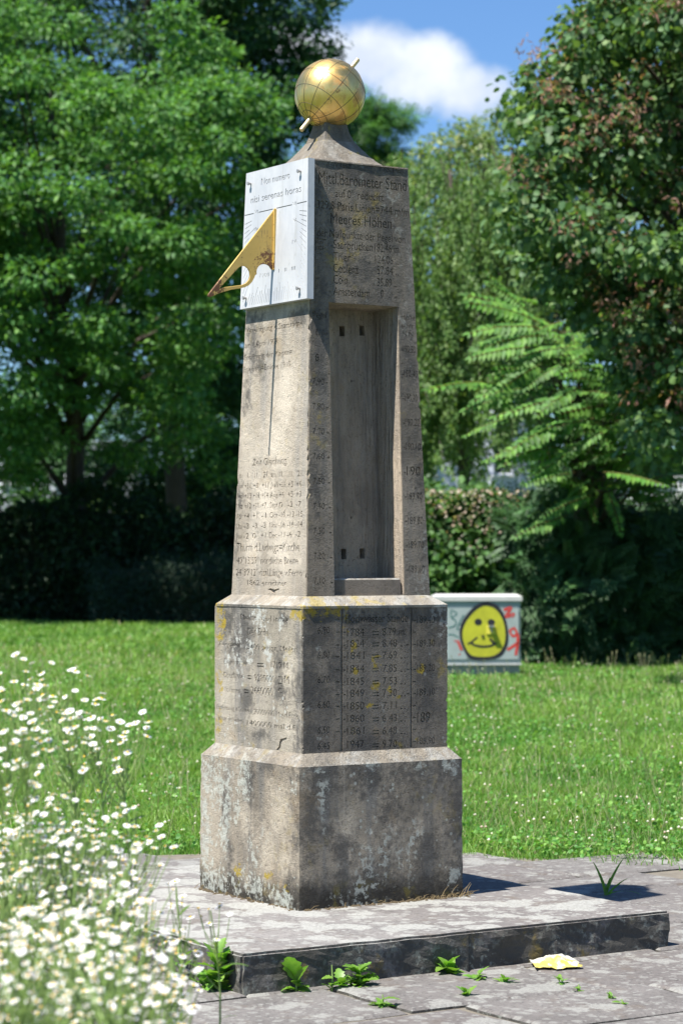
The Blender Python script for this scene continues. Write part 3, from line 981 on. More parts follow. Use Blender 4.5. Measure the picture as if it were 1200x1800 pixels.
def build_monument():
    # the step: two long stones, jointed as in the photograph
    jx = (MON_INV @ ground_at(823, 1672, .07)).x
    Mstep = face_frame('right', -SLAB[2], 0, -SLAB[2], 1)
    jx = pix(Mstep, 823, 1670)[0]
    for k, (x0, x1) in enumerate(((SLAB[0], jx - .001), (jx + .001, SLAB[1]))):
        y0, y1 = SLAB[2] + (.003 if k else 0), SLAB[3]
        b = MB()
        nx, ny, nz = int((x1 - x0) / .04), 40, 5
        bm = bmesh.new()
        bmesh.ops.create_cube(bm, size=1)
        for v in bm.verts:
            v.co = Vector(((x0 + x1) / 2 + v.co.x * (x1 - x0), (y0 + y1) / 2 + v.co.y * (y1 - y0), -.05 + (v.co.z + .5) * (Z0 + .05)))
        top = [e for e in bm.edges if all(v.co.z > .1 for v in e.verts)] + [e for e in bm.edges if abs(e.verts[0].co.z - e.verts[1].co.z) > .05]
        top = [e for e in top if not all(abs(v.co.x - jx) < .01 for v in e.verts)]
        bmesh.ops.bevel(bm, geom=top, offset=.009, segments=2, affect='EDGES')
        for ax, a0, a1, step in ((0, x0, x1, .05), (1, y0, y1, .05), (2, 0, Z0, .022)):
            k2 = a0 + step
            while k2 < a1 - .02:
                no = [0, 0, 0]; no[ax] = 1
                co = [0, 0, 0]; co[ax] = k2
                bmesh.ops.bisect_plane(bm, geom=bm.verts[:] + bm.edges[:] + bm.faces[:], plane_co=co, plane_no=no)
                k2 += step
        for v in bm.verts:
            nv = mnoise.noise_vector(v.co * 8)
            nv2 = mnoise.noise_vector(v.co * 28)
            sidev = v.co.z < Z0 - .012
            amp = .011 if sidev else .0026
            if abs(v.co.x - jx) < .004: amp = 0
            v.co += nv * amp + nv2 * amp * .6
        me = bpy.data.meshes.new('step_stone')
        bm.to_mesh(me); bm.free()
        me.materials.append(STEP)
        o = link('step_stone', me, mon)
        if k == 0: o['label'] = 'long pale lichened stone of the step, nearer the flowers'
        else: o['label'] = 'shorter stone of the step with the yellow wrapper in front'

    # plinth
    b = ring_mesh([sq(W1, Z0 - .01), sq(W1T, Z1 - .006), sq(W1T - .006, Z1), sq(W2 + .002, Z1B), sq(W2 - .03, Z1B + .001)], 24, .0022, 1.0)
    pl = b.build('plinth', ST_PLINTH, mon, smooth=True)
    pl.data.set_sharp_from_angle(angle=R(28))

    D = .007
    # die block
    b = ring_mesh([(-W2 + D, W2, -W2 + D, W2, Z1B - .02), (-W2T + D, W2T, -W2T + D, W2T, Z2 - .001)], 20, .0010, 2.0)
    die = b.build('die_block', ST_DIE, mon, smooth=True)
    die.data.set_sharp_from_angle(angle=R(28))
    b = ring_mesh([sq(W2T + .003, Z2), sq(W2T + .004, Z2 + .010), sq(W3 + .002, Z2B), sq(W3 - .05, Z2B + .001)], 26, .0028, 3.0)
    led = b.build('weathering_ledge', ST_DIE, die, smooth=True)
    led.data.set_sharp_from_angle(angle=R(28))
    rng = random.Random(2)
    def worn(side_w0, side_w1, L, right_edge_chips, left_edge_chips, seed, cut=.0):  # cut: set back the right-hand edge
        """outline of a face with a chipped arris"""
        r = random.Random(seed)
        out = []
        K = 90
        for i in range(K + 1):
            f = i / K
            w = side_w0 + (side_w1 - side_w0) * f
            ch = 0
            if 0 < i < K:
                ch = abs(r.gauss(0, .0010))
                if r.random() < right_edge_chips: ch += r.uniform(.003, .010)
            out.append((w - cut - ch, L * f))
        lef = []
        for i in range(K, -1, -1):
            f = i / K
            w = side_w0 + (side_w1 - side_w0) * f
            ch = 0
            if 0 < i < K:
                ch = abs(r.gauss(0, .0010))
                if r.random() < left_edge_chips: ch += r.uniform(.003, .010)
            lef.append((-w + ch, L * f))
        return out + lef
    # die: niche side (right in the photo)
    M = face_frame('right', W2, Z1B, W2T, Z2)
    L = Z2 - Z1B - .0006
    sh = Sheet(M, worn(W2, W2T, L, .03, .05, 5), D)
    c = lambda x, y: (520 + x / 4.2857, 1040 + y / 4.2857)
    def gro(xa, xb):
        (s0, _), (s1, _) = pix(M, *c(xa, 640)), pix(M, *c(xb, 640))
        sh.poly([(s0, .004), (s1, .004), (s1, L - .004), (s0, L - .004)])
    gro(334, 352); gro(858, 874)
    sh.text('Hochwasser Stände', *c(372, 235), c(842, 0)[0], 14)
    rows = [('1784', '8.79 m.', 335), ('1824', '8.48', 420), ('1841', '7.69', 510), ('1844', '7.85', 610), ('1845', '7.53', 705), ('1849', '7.30', 795),
            ('1850', '7.11', 890), ('1860', '6.43', 985), ('1861', '6.48', 1080), ('1947', '9.70', 1180)]
    for i, (yr, val, yb) in enumerate(rows):
        sh.text(yr, *c(385, yb), c(515, 0)[0], 12.5)
        u, v = c(576, yb - 8); u2, _ = c(624, 0)
        sh.pixbar(u, v - .5, u2, v - 1.2, .0042); sh.pixbar(u, v - 5.5, u2, v - 6.2, .0042)
        sh.text(val, *c(652, yb - 4), c(828 if 'm' in val else 760, 0)[0], 12.5)
        if 'm' not in val:
            u, v = c(785, yb - 10)
            sh.pixbar(u, v, u + 4, v - .1, .004); sh.pixbar(u + 7, v, u + 9, v - .1, .004)
    for s, yb in (('6,90', 318), ('6,80', 505), ('6,70', 690), ('6,60', 878), ('6,50', 1070), ('6,45', 1190)):
        sh.text(s, *c(165, yb), c(255, 0)[0], 11.5)
    for y in (208, 305, 402, 492, 590, 680, 775, 865, 960, 1055):
        sh.pixbar(*c(300, y), *c(328, y - 1), .004)
        if y > 300: sh.pixbar(*c(357, y + 2), *c(374, y + 1), .004)
    for s, yb, hh in (('189,40', 238, 12), ('189,30', 415, 12), ('189,20', 603, 12), ('189,10', 783, 12), ('189', 985, 17), ('188,90', 1150, 11)):
        sh.text(s, *c(912, yb), c(1010 if s == '189' else 1046, 0)[0], hh)
    for y in (215, 305, 400, 492, 585, 678, 770, 860, 948, 1040, 1130):
        sh.pixbar(*c(879, y), *c(902, y), .004)
        if y in (400, 585, 770): sh.pixbar(*c(833, y), *c(853, y), .004)
    sh.build('inscribed_flood_table', ST_FLOOD, die)
    # die: sundial side
    M = face_frame('left', W2, Z1B, W2T, Z2)
    sh = Sheet(M, worn(W2, W2T, L, .02, .02, 6, D + .0004), D)
    c = lambda x, y: (370 + x / 6.206, 1040 + y / 6.206)
    T = lambda s, x0, y0, x1, cp: sh.text(s, *c(x0, y0), c(x1, 0)[0], cp)
    T('Maasse', 330, 300, 500, 9); T('und Inhalt', 560, 320, 850, 9)
    T('Der Erde', 400, 468, 630, 12)
    T('Aequator', 90, 590, 330, 9); T('5400 geogr. Meilen', 400, 625, 945, 9)
    T('Durchmesser', 150, 790, 405, 10); T('1719', 660, 835, 770, 12); T('M.', 800, 845, 860, 12)
    T('Oberfläche', 140, 935, 355, 10); T('9280000', 478, 975, 700, 12); T('M', 805, 1000, 855, 13)
    T('Volumen', 140, 1092, 325, 10); T('2660000', 440, 1110, 680, 12); T('C', 735, 1100, 785, 8)
    u, v = c(740, 1000)
    a0, a1 = pix(M, *c(738, 1000)), pix(M, *c(782, 930))
    w = .003
    for (p, q) in (((a0[0], a0[1]), (a1[0], a0[1])), ((a0[0], a1[1]), (a1[0], a1[1]))):
        sh.bar(p, q, w)
    for x in (a0[0], a1[0]):
        sh.bar((x, a0[1] + .003), (x, a1[1] - .003), w)
    for (x0, x1, y) in ((508, 580, 812), (405, 445, 945), (368, 415, 1100)):
        sh.pixbar(*c(x0, y), *c(x1, y + 3), .0045); sh.pixbar(*c(x0, y - 28), *c(x1, y - 25), .0045)
    T('Entfernung d.Sonne', 65, 1280, 420, 8); T('20000000 M.v.d.Erde', 470, 1335, 960, 9)
    T('Inhalt derselben', 85, 1400, 360, 8); T('1400000 mal d.E.', 400, 1455, 950, 9)
    # the broken notch at the foot
    sh.pixpoly([c(715, 1722), c(745, 1690), c(752, 1640), c(765, 1606), c(832, 1590), c(828, 1612), c(790, 1622), c(770, 1650), c(765, 1700), c(735, 1735)])
    sh.build('inscribed_earth_table', ST_DIE, die)

    # shaft core with its niche
    MR = face_frame('right', W3, Z2B, W4, Z3)
    ML = face_frame('left', W3, Z2B, W4, Z3)
    b = ring_mesh([(-W3 + D, W3, -W3 + D, W3, Z2B - .01), (-W4 + D, W4, -W4 + D, W4, Z3 - .001)], 12, .0004, 4.0)
    me = b.mesh('shaft')
    core = bpy.data.objects.new('shaft', me)
    COL.objects.link(core)
    nl = pix(MR, 577, 531)[0], pix(MR, 588, 1012)[0]
    nr = pix(MR, 700, 537)[0], pix(MR, 710, 1012)[0]
    nx0, nx1 = sum(nl) / 2, sum(nr) / 2
    nt = pix(MR, 577, 531)[1]
    ND = .185
    cb = MB()
    cuts = []
    def cutter(x0, x1, t0, t1, d0, d1):
        bb = MB()
        vs = [MR @ Vector((x, t, -d)) for x in (x0, x1) for t in (t0, t1) for d in (d0, d1)]
        bb.add(vs, [(0, 1, 3, 2), (4, 6, 7, 5), (0, 4, 5, 1), (2, 3, 7, 6), (0, 2, 6, 4), (1, 5, 7, 3)])
        me = bb.mesh('cut')
        bm = bmesh.new(); bm.from_mesh(me); bmesh.ops.recalc_face_normals(bm, faces=bm.faces); bm.to_mesh(me); bm.free()
        o = bpy.data.objects.new('cut', me); COL.objects.link(o)
        cuts.append(o)
    cutter(nx0, nx1, .004, nt, -.05, ND)
    # four sockets in the back wall
    o_ = MON_INV @ Vector((0, 0, EYE))
    Mb = MR @ Matrix.Translation((0, 0, -ND))
    for (u, v) in ((601, 582), (636, 581), (604, 974), (636.5, 973)):
        s, tt = pix(Mb, u, v)
        cutter(s - .0125, s + .0125, tt - .021, tt + .021, ND - .02, ND + .05)
    for (u, v) in ((617.5, 670), (617, 910)):
        s, tt = pix(Mb, u, v)
        cutter(s - .004, s + .004, tt - .004, tt + .004, ND - .02, ND + .03)
    for o in cuts:
        md = core.modifiers.new('cut', 'BOOLEAN')
        md.operation = 'DIFFERENCE'; md.object = o; md.solver = 'EXACT'
    bpy.context.view_layer.update()
    me2 = bpy.data.meshes.new_from_object(core.evaluated_get(DG()))
    bpy.data.objects.remove(core)
    for o in cuts: bpy.data.objects.remove(o)
    me2.materials.clear(); me2.materials.append(ST_NICHE)
    me2.name = 'shaft'
    shaft = link('shaft', me2, mon)

    # inscribed skin with the niche opening
    Lr = (Z3 - Z2B) / ((MR.to_3x3() @ Vector((0, 1, 0))).z) - .0006
    sh = Sheet(MR, worn(W3, W4, Lr, .02, .18, 8), D)
    sh.poly([(nx0, .004), (nx1, .004), (nx1, nt), (nx0, nt)])
    c = lambda x, y: (530 + x / 5.4545, 270 + y / 5.4545)
    T = lambda s, x0, y0, x1, cp, bold=.018: sh.text(s, *c(x0, y0), c(x1, 0)[0], cp, bold)
    T('HW.1852', 255, 122, 470, 7); T('7,65 Mtr', 738, 165, 965, 7)
    T('Mittl.Barometer Stand', 165, 280, 1003, 20, .022)
    T('auf 0° reducirt', 322, 415, 788, 13.5)
    T('329,8 Paris.Linien=744 m/m', 145, 522, 1025, 14)
    T('Meeres Höhen', 278, 668, 862, 18, .02)
    T('der Nullpunkte der Pegel von', 148, 790, 990, 13.5, .02)
    T('HW', 138, 868, 212, 6.5); T('1824', 138, 918, 212, 6.5)
    sh.pixbar(*c(135, 818), *c(232, 824), .004)
    for nm, x1, num, nx, ne, yb, yn, cp in (('Saarbrücken', 680, '182,46 m.', 700, 945, 908, 938, 15), ('Trier', 470, '124.06 „', 705, 925, 1025, 1050, 15),
                                            ('Coblenz', 545, '57.84 „', 722, 925, 1137, 1155, 15), ('Cöln', 442, '35.89 „', 725, 912, 1245, 1270, 15),
                                            ('Amsterdam', 652, '0  .  „', 757, 912, 1355, 1380, 14)):
        T(nm, 305, yb, x1, cp, .02); T(num, nx, yn, ne, 14, .02)
    c = lambda x, y: (530 + x / 5.217, 530 + y / 5.217)
    T('Pegel', 106, 147, 228, 11)
    T('8,10', 128, 308, 206, 10); T('8', 128, 548, 160, 13)
    for k, s in enumerate(('7,90', '7,80', '7,70', '7,60', '7,50', '7,40', '7,30', '7,20', '7,10')):
        yb = 759 + 228.7 * k
        T(s, 100 + 1.7 * k, yb, 207 + 1.2 * k, 10.5)
        sh.pixbar(*c(218 + 6.2 * k, yb - 12), *c(238 + 6.2 * k, yb - 12), .004)
    sh.pixbar(*c(214, 298), *c(232, 298), .004)
    T('Höhe', 914, 165, 1038, 9.5); T('über', 917, 236, 1030, 8); T('N.N.', 925, 315, 1036, 8)
    for k, s in enumerate(('190,50', '190,40', '190,30', '190,20', '190,10', '190', '189,90', '189,80', '189,70', '189,60')):
        yb = 470 + 223.2 * k + (0 if k < 5 else 8)
        sh.text(s, *c(932 + 6.0 * k, yb), c((1060 if s != '190' else 1052) + 7.5 * k, 0)[0], 15.5 if s == '190' else 12.5, .028)
        sh.pixbar(*c(912 + 5.0 * k, yb - 24), *c(927 + 5.6 * k, yb - 24), .0045)
    sh.build('inscribed_gauge_face', ST_GAUGE, shaft)

    sh = Sheet(ML, worn(W3, W4, Lr, .10, .02, 9, D + .0004), D)
    c = lambda x, y: (410 + x / 6.4267, 540 + y / 6.4267)
    T = lambda s, x0, y0, x1, cp, bold=.014: sh.text(s, *c(x0, y0), c(x1, 0)[0], cp, bold)
    T('Vereinigung d.Saarstädte', 128, 302, 775, 9.5); T('am 1.April 1909', 128, 466, 495, 10)
    T('Eröffnung der Kaiser=', 118, 604, 660, 10); T('Friedrich=Brücke 1910', 112, 742, 640, 10.5)
    T('Zeit Gleichung.', 218, 1790, 608, 12)
    c = lambda x, y: (400 + x / 6.669, 790 + y / 6.669)
    head = [('am', 118, 165), ('1.', 232, 256), ('11.', 318, 362), ('21.', 418, 485), ('am', 508, 565), ('1.', 632, 658), ('11.', 722, 768), ('21.', 820, 888)]
    for s, x0, x1 in head:
        T(s, x0, 340 - (x0 - 118) * .035, x1, 9.5)
    tab = [('Jan', '+3½', '+8', '+11', 'Juli', '+3½', '+5', '+6'), ('Feb', '+13', '+14', '+14', 'Aug', '+6', '+5', '+3'), ('Mrz', '+12', '+10', '+7', 'Sept', '0', '-3', '-7'),
           ('Apr', '+4', '+1', '-1', 'Oct', '-10', '-13', '-15'), ('Mai', '-3', '-3', '-3', 'Nov', '-16', '-16', '-14'), ('Juni', '-2', '0', '+1', 'Dec', '-11', '-6', '-2')]
    xs = [(112, 180), (200, 280), (302, 375), (402, 478), (500, 590), (608, 680), (708, 785), (805, 885)]
    for r_, row in enumerate(tab):
        yb = 462 + 117.5 * r_
        for s, (x0, x1) in zip(row, xs):
            sc = .55 if len(s) == 1 else (.75 if len(s) == 2 else 1)
            T(s, x0 - 2.5 * r_, yb - (x0 - 112) * .035, x0 + (x1 - x0) * sc - 2.5 * r_, 9.5)
    T('Thurm d.Ludwigs=Kirche', 105, 1195, 838, 15); T('49°13\'59" nördliche Breite', 110, 1340, 825, 12)
    T('24°39\'12" östl.Länge v.Ferro', 98, 1478, 872, 12); T('1862 errichtet', 232, 1590, 690, 9)
    # spalled hollow near the foot
    sh.pixpoly([c(470, 1640), c(505, 1625), c(545, 1642), c(600, 1628), c(612, 1640), c(560, 1662), c(545, 1690), c(520, 1680), c(500, 1655)])
    sh.build('inscribed_noon_face', ST_SHAFT, shaft)

    # the sill stone closing the foot of the niche
    st = pix(MR, 590, 1017)[1]
    bb = MB()
    x0, x1 = nx0 + .006, nx1 - .006
    b = ring_mesh([(x0, x1, -W3 + .012, -W3 + .012 + ND * .8, Z2B + .001), (x0, x1, -W3 + .014, -W3 + .012 + ND * .8, Z2B + st - .006),
                   (x0 + .004, x1 - .004, -W3 + .018, -W3 + .012 + ND * .78, Z2B + st)], 12, .0015, 6.0)
    sill = b.build('niche_sill', stone('sill_sandstone', base=(.15, .12, .095), light=(.21, .175, .14), streak=.3, crust=.6, white=.9, yellow=.2, pale=(.45, .44, .40)), shaft, smooth=True)
    sill.data.set_sharp_from_angle(angle=R(28))

    # cap
    b = ring_mesh([sq(W4 + .003, Z3), sq(W4 + .001, Z3 + .006), sq(.168, Z3 + .014), sq(.142, Z3 + .034), sq(.118, Z3 + .062), sq(.094, Z3 + .094), sq(.078, Z3 + .118)], 16, .002, 7.0)
    cap = b.build('cap_stone', ST_CAP, mon, smooth=True)
    cap.data.set_sharp_from_angle(angle=R(35))
    b = ring_mesh([sq(.0745, Z3 + .1185), sq(.062, Z3 + .158), sq(.050, Z3 + .205)], 12, .0015, 8.0)
    nk = b.build('neck_stone', ST_CAP, cap, smooth=True)
    nk.data.set_sharp_from_angle(angle=R(35))

    # golden globe
    m, t, bs = material('gilded_metal')
    P = t.pos()
    n1 = t.noise(P, 12, 7, .65); n2 = t.noise(P, 26, 8, .7, off=3.); n3 = t.noise(t.scalevec(P, (1, 1, .35)), 40, 6, .7, off=8.)
    sep = t.node('ShaderNodeSeparateXYZ')
    tc = t.node('ShaderNodeTexCoord').outputs['Object']
    t.l.new(tc, sep.inputs[0])
    rustm = t.math('MULTIPLY', t.step(n1, .46, .62), t.step(t.math('MULTIPLY', sep.outputs[0], -1), -.02, .10))
    scr = t.math('MULTIPLY', t.step(n2, .56, .66), t.step(t.noise(P, 7, 4, .6, off=5.), .44, .58))
    c = t.mix(t.step(n3, .3, .7), (.80, .54, .17), (.88, .64, .25))
    c = t.mix(t.math('MULTIPLY', rustm, .8), c, (.50, .22, .06))
    c = t.mix(t.math('MULTIPLY', scr, .85), c, (.10, .06, .02))
    t.put(bs.inputs['Base Color'], c)
    t.put(bs.inputs['Metallic'], t.math('SUBTRACT', 1.0, t.math('MULTIPLY', t.math('MAXIMUM', rustm, scr), .75)))
    t.put(bs.inputs['Roughness'], t.math('ADD', .27, t.math('MULTIPLY', n2, .22)))
    t.put(bs.inputs['Normal'], t.bump(t.noise(P, 9, 3, .5), .12, .02))
    GOLD = m
    GR = .145
    gc = Vector((0, 0, Z3 + .322))
    lat = R(49.2)
    axis = Vector((math.cos(lat), 0, math.sin(lat)))           # towards the celestial pole, over the noon line
    bm = bmesh.new()
    bmesh.ops.create_uvsphere(bm, u_segments=72, v_segments=36, radius=GR)
    me = bpy.data.meshes.new('globe')
    bm.to_mesh(me); bm.free()
    me.materials.append(GOLD)
    me.polygons.foreach_set('use_smooth', [True] * len(me.polygons))
    globe = link('globe', me, mon)
    globe.location = gc
    globe.rotation_euler = axis.to_track_quat('Z', 'Y').to_euler()
    line = plain('graticule_black', (.09, .06, .03), .7)
    gb = MB()
    for k in range(6):
        ph = math.pi * k / 6 + .25
        gb.tube([Vector((math.sin(a) * math.cos(ph), math.sin(a) * math.sin(ph), math.cos(a))) * (GR + .0001) for a in [2 * math.pi * i / 72 for i in range(73)]], .0011, 5, cap=False)
    for th in (30, 60, 90, 120, 150, 163):
        a = R(th)
        gb.tube([Vector((math.sin(a) * math.cos(ph), math.sin(a) * math.sin(ph), math.cos(a))) * (GR + .0001) for ph in [2 * math.pi * i / 72 for i in range(73)]], .0011, 5, cap=False)
    gb.build('graticule', line, globe)
    rod = plain('brass_rod', (.62, .47, .24), .38, .6, .15, 30)
    for s in (-1, 1):
        rb = MB()
        L = .215 if s < 0 else .212
        rb.tube([(0, 0, s * (GR - .01)), (0, 0, s * (L - .003)), (0, 0, s * L)], [.0095, .0095, .0075], 14)
        rb.build('axis_rod', rod, globe)
    return shaft, MR, ML, D


shaft, MR, ML, SKIN = build_monument()


# ------------------------------------------------------------------ sundial
def build_sundial():
    m, t, b = material('white_marble')
    P = t.pos()
    n = t.noise(t.scalevec(P, (2, 2, 1)), 4, 8, .65)
    n2 = t.noise(P, 30, 6, .7)
    c = t.mix(t.step(n, .35, .7), (.52, .52, .525), (.42, .43, .45))
    c = t.mix(t.math('MULTIPLY', t.step(n2, .58, .72), .55), c, (.33, .33, .32))
    run = t.noise(t.scalevec(P, (30, 30, 2.2)), 1.0, 5, .65, off=6.)
    c = t.mix(t.math('MULTIPLY', t.step(run, .54, .70), .45), c, (.30, .295, .27))
    t.put(b.inputs['Base Color'], c)
    b.inputs['Roughness'].default_value = .5
    t.put(b.inputs['Normal'], t.bump(n2, .12, .004))
    marble = m
    groove = plain('worn_black_paint', (.19, .19, .19), .8, var=.5, scale=40)
    off = .032
    M = ML @ Matrix.Translation((0, 0, off))
    pts = [pix(M, *q) for q in ((422, 545), (539.5, 523), (541.5, 278), (433, 304))]
    # square it up: symmetric trapezoid in the plane of the face
    x0b, x1b = pts[0][0], pts[1][0]
    x1t, x0t = pts[2][0], pts[3][0]
    tb, tt = (pts[0][1] + pts[1][1]) / 2, (pts[2][1] + pts[3][1]) / 2
    sh = Sheet(M, [(x0b, tb), (x1b, tb), (x1t, tt), (x0t, tt)], .003)
    c = lambda x, y: (410 + x / 6.207, 270 + y / 6.207)
    sh.text('Non numero', *c(305, 345), c(612, 0)[0], 12, .0)
    sh.text('nisi serenas horas', *c(192, 545), c(735, 0)[0], 12, .0)
    S = lambda x, y: pix(M, *c(x, y))
    gx = S(455, 600)[0]
    gt = S(455, 600)[1]
    # VI - VI line, interrupted by the numerals and the gnomon
    for xa, xb in ((125, 225), (278, 432), (470, 640), (692, 798)):
        sh.bar((S(xa, 640)[0], gt), (S(xb, 600)[0], gt), .0040)
    for s, x0, x1, yy in (('VI', 232, 268, 660), ('VI', 646, 684, 572), ('VII', 222, 268, 858), ('V', 652, 684, 752), ('IV', 642, 682, 985),
                          ('X', 285, 303, 1350), ('XI', 318, 345, 1350), ('XII', 352, 390, 1345), ('I', 494, 500, 1300), ('II', 560, 580, 1288), ('III', 634, 674, 1275)):
        a = S(x0, yy)
        sh.text(s, *c(x0, yy), c(x1, 0)[0], 6.5, .0)
    # hour ticks fan out from the foot of the gnomon to the rim
    rimw = .010
    for k in range(-30, 31):
        h = k / 30 * 6
        if abs(h) < .01: continue
        ha = R(15 * h)
        # vertical south dial: tan(angle) = cos(lat) tan(hour angle)
        ang = math.atan2(math.cos(R(49.2)) * math.sin(ha), math.cos(ha))
        dx, dy = -math.sin(ang), -math.cos(ang)
        if abs(k) >= 29: continue
        # ray to the rim
        best = 9
        for edge in range(3):
            if edge == 0:
                q = (tb + rimw - gt) / dy if dy < -1e-6 else 9
            else:
                sgn = -1 if edge == 1 else 1
                xl = (x0b + x0t) / 2 + rimw if sgn < 0 else (x1b + x1t) / 2 - rimw
                q = (xl - gx) / dx if dx * sgn > 1e-6 else 9
            best = min(best, q)
        ln = .10 if k % 5 == 0 else (.055 if k % 5 in (2, 3) else .04)
        if abs(h) < 2.6 and k % 5 == 0: ln = .075
        p1 = (gx + dx * best, gt + dy * best)
        p0 = (gx + dx * (best - ln), gt + dy * (best - ln))
        if h > -1.2 and abs(p1[0] - gx) < .012: continue
        sh.bar(p0, p1, .0022)
    plate_skin = sh.build('dial_engraving', marble, None)
    # the body of the plate behind the engraved skin
    bm = bmesh.new()
    vs = []
    for dz in (-.0031, -off + .0015):
        for (x, y) in ((x0b, tb), (x1b, tb), (x1t, tt), (x0t, tt)):
            vs.append(bm.verts.new(M @ Vector((x, y, dz))))
    for f in ((0, 1, 2, 3), (7, 6, 5, 4), (0, 4, 5, 1), (1, 5, 6, 2), (2, 6, 7, 3), (3, 7, 4, 0)):
        bm.faces.new([vs[i] for i in f])
    bmesh.ops.recalc_face_normals(bm, faces=bm.faces)
    me = bpy.data.meshes.new('sundial_plate')
    bm.to_mesh(me); bm.free()
    me.materials.append(marble); me.materials.append(groove)
    me.polygons[0].material_index = 1
    plate = link('sundial_plate', me, mon)
    plate_skin.parent = plate
    # bolts that hold the plate
    bolt = plain('grey_iron', (.36, .35, .34), .5, .5, .3, 60)
    for (x, y) in ((180, 325), (722, 190), (712, 1468), (128, 1572)):
        s, tt_ = S(x + 14, y + 4)
        bb = MB()
        p0, p1 = M @ Vector((s, tt_, -.002)), M @ Vector((s, tt_, .017))
        dirn = (p1 - p0).normalized()
        bb.tube([p0, p1 - dirn * .005, p1 - dirn * .005, p1], [.0045, .0045, .0085, .0075], 10)
        bb.build('bolt', bolt, plate)
    # gnomon: a painted iron sheet standing in the noon plane
    ya = pix(M, 482, 420)[0]
    Mg = ML @ Matrix.Translation((ya, 0, off))
    S0 = Vector((-1, 0, 0)); T0 = Vector((0, 0, 1))
    org = Mg @ Vector((0, gt, 0))
    # local frame of the gnomon: p outward (-x), z up, thickness along y
    def gp(u, v):
        o = MON_INV @ Vector((0, 0, EYE)); d = MON_INV.to_3x3() @ ray(u, v)
        k = (org.y - o.y) / d.y
        q = o + d * k
        return (q.x, q.z)
    k1 = lambda x, y: (350 + x / 2.927, 60 + y / 2.927)
    outer = [k1(390, 898), k1(387, 1213), (477.5, 473.5), (475.5, 471), (473.5, 467.5), (469, 464.6), (463.5, 463.6), (457.5, 465), (453, 468.5), (450.5, 473.5), (449.8, 478),
             (450.3, 481.6), (447.6, 483.6), (446, 488), (442, 495.5), (436.5, 501), (430, 504.5), (420, 506.8), (405, 509), (385, 515), (370, 521.5), (365.5, 521), (366.5, 517)]
    hole = [(383, 509), (395, 505.2), (410, 503.4), (424, 501.6), (432, 498), (437, 492), (439.3, 485), (438.6, 477.5), (435.5, 471.5), (430.5, 467.5), (424.5, 467), (419, 469.5),
            (411, 478), (398, 492)]
    cu = bpy.data.curves.new('g', 'CURVE'); cu.dimensions = '2D'; cu.fill_mode = 'BOTH'; cu.extrude = .0035
    cu.bevel_depth = .001; cu.bevel_resolution = 0
    for poly in (outer, hole):
        sp = cu.splines.new('POLY'); q = [gp(*p) for p in poly]
        sp.points.add(len(q) - 1)
        for a, (x, z) in zip(sp.points, q): a.co = (x, z, 0, 1)
        sp.use_cyclic_u = True
    o = bpy.data.objects.new('g', cu); COL.objects.link(o)
    bpy.context.view_layer.update()
    me = bpy.data.meshes.new_from_object(o.evaluated_get(DG()))
    bpy.data.objects.remove(o)
    Mx = Matrix(((1, 0, 0, 0), (0, 0, -1, org.y), (0, 1, 0, 0), (0, 0, 0, 1)))
    me.transform(Mx)
    m, t, b = material('rusty_yellow_paint')
    P = t.pos()
    tc = t.node('ShaderNodeTexCoord').outputs['Object']
    sep = t.node('ShaderNodeSeparateXYZ'); t.l.new(tc, sep.inputs[0])
    n = t.noise(P, 55, 7, .7); nd = t.noise(t.scalevec(P, (60, 60, 9)), 1.0, 5, .6); nb = t.noise(P, 14, 4, .6)
    tip = t.step(t.math('MULTIPLY', sep.outputs[0], -1), .46, .58)
    p_root = pix(M, 478, 468)
    xr, zr = gp(468, 462)
    dd = t.vmath('DISTANCE', t.scalevec(tc, (1, 0, 1)), (xr, 0, zr))
    near = t.math('SUBTRACT', 1.0, t.step(dd, .015, .085))
    amt = t.math('ADD', t.math('MULTIPLY', tip, .25), t.math('MULTIPLY', near, .17))
    rust = t.step(t.math('ADD', n, amt), .59, .68)
    drip = t.math('MULTIPLY', t.step(nd, .54, .66), t.step(nb, .44, .6))
    c = t.mix(nb, (.52, .33, .07), (.62, .42, .12))
    c = t.mix(t.math('MULTIPLY', drip, .75), c, (.16, .11, .06))
    c = t.mix(t.math('MULTIPLY', rust, .95), c, (.13, .045, .018))
    t.put(b.inputs['Base Color'], c)
    b.inputs['Roughness'].default_value = .55
    t.put(b.inputs['Normal'], t.bump(n, .3, .003))
    me.materials.clear(); me.materials.append(m)
    me.name = 'gnomon'
    gn = link('gnomon', me, plate)
    fb = MB()
    a, e = k1(392, 902), k1(389, 1213)
    (xa, za), (xe, ze) = gp(*a), gp(*e)
    for q in range(1):
        fb.add([(xa - .012, org.y - .011, za), (xa + .003, org.y - .011, za), (xe + .003, org.y - .011, ze), (xe - .012, org.y - .011, ze),
                (xa - .012, org.y - .004, za), (xa + .003, org.y - .004, za), (xe + .003, org.y - .004, ze), (xe - .012, org.y - .004, ze)],
               [(0, 3, 2, 1), (4, 5, 6, 7), (0, 1, 5, 4), (3, 7, 6, 2), (0, 4, 7, 3), (1, 2, 6, 5)])
    fb.build('gnomon_flange', m, plate)


build_sundial()
bpy.data.objects.remove(TXO)

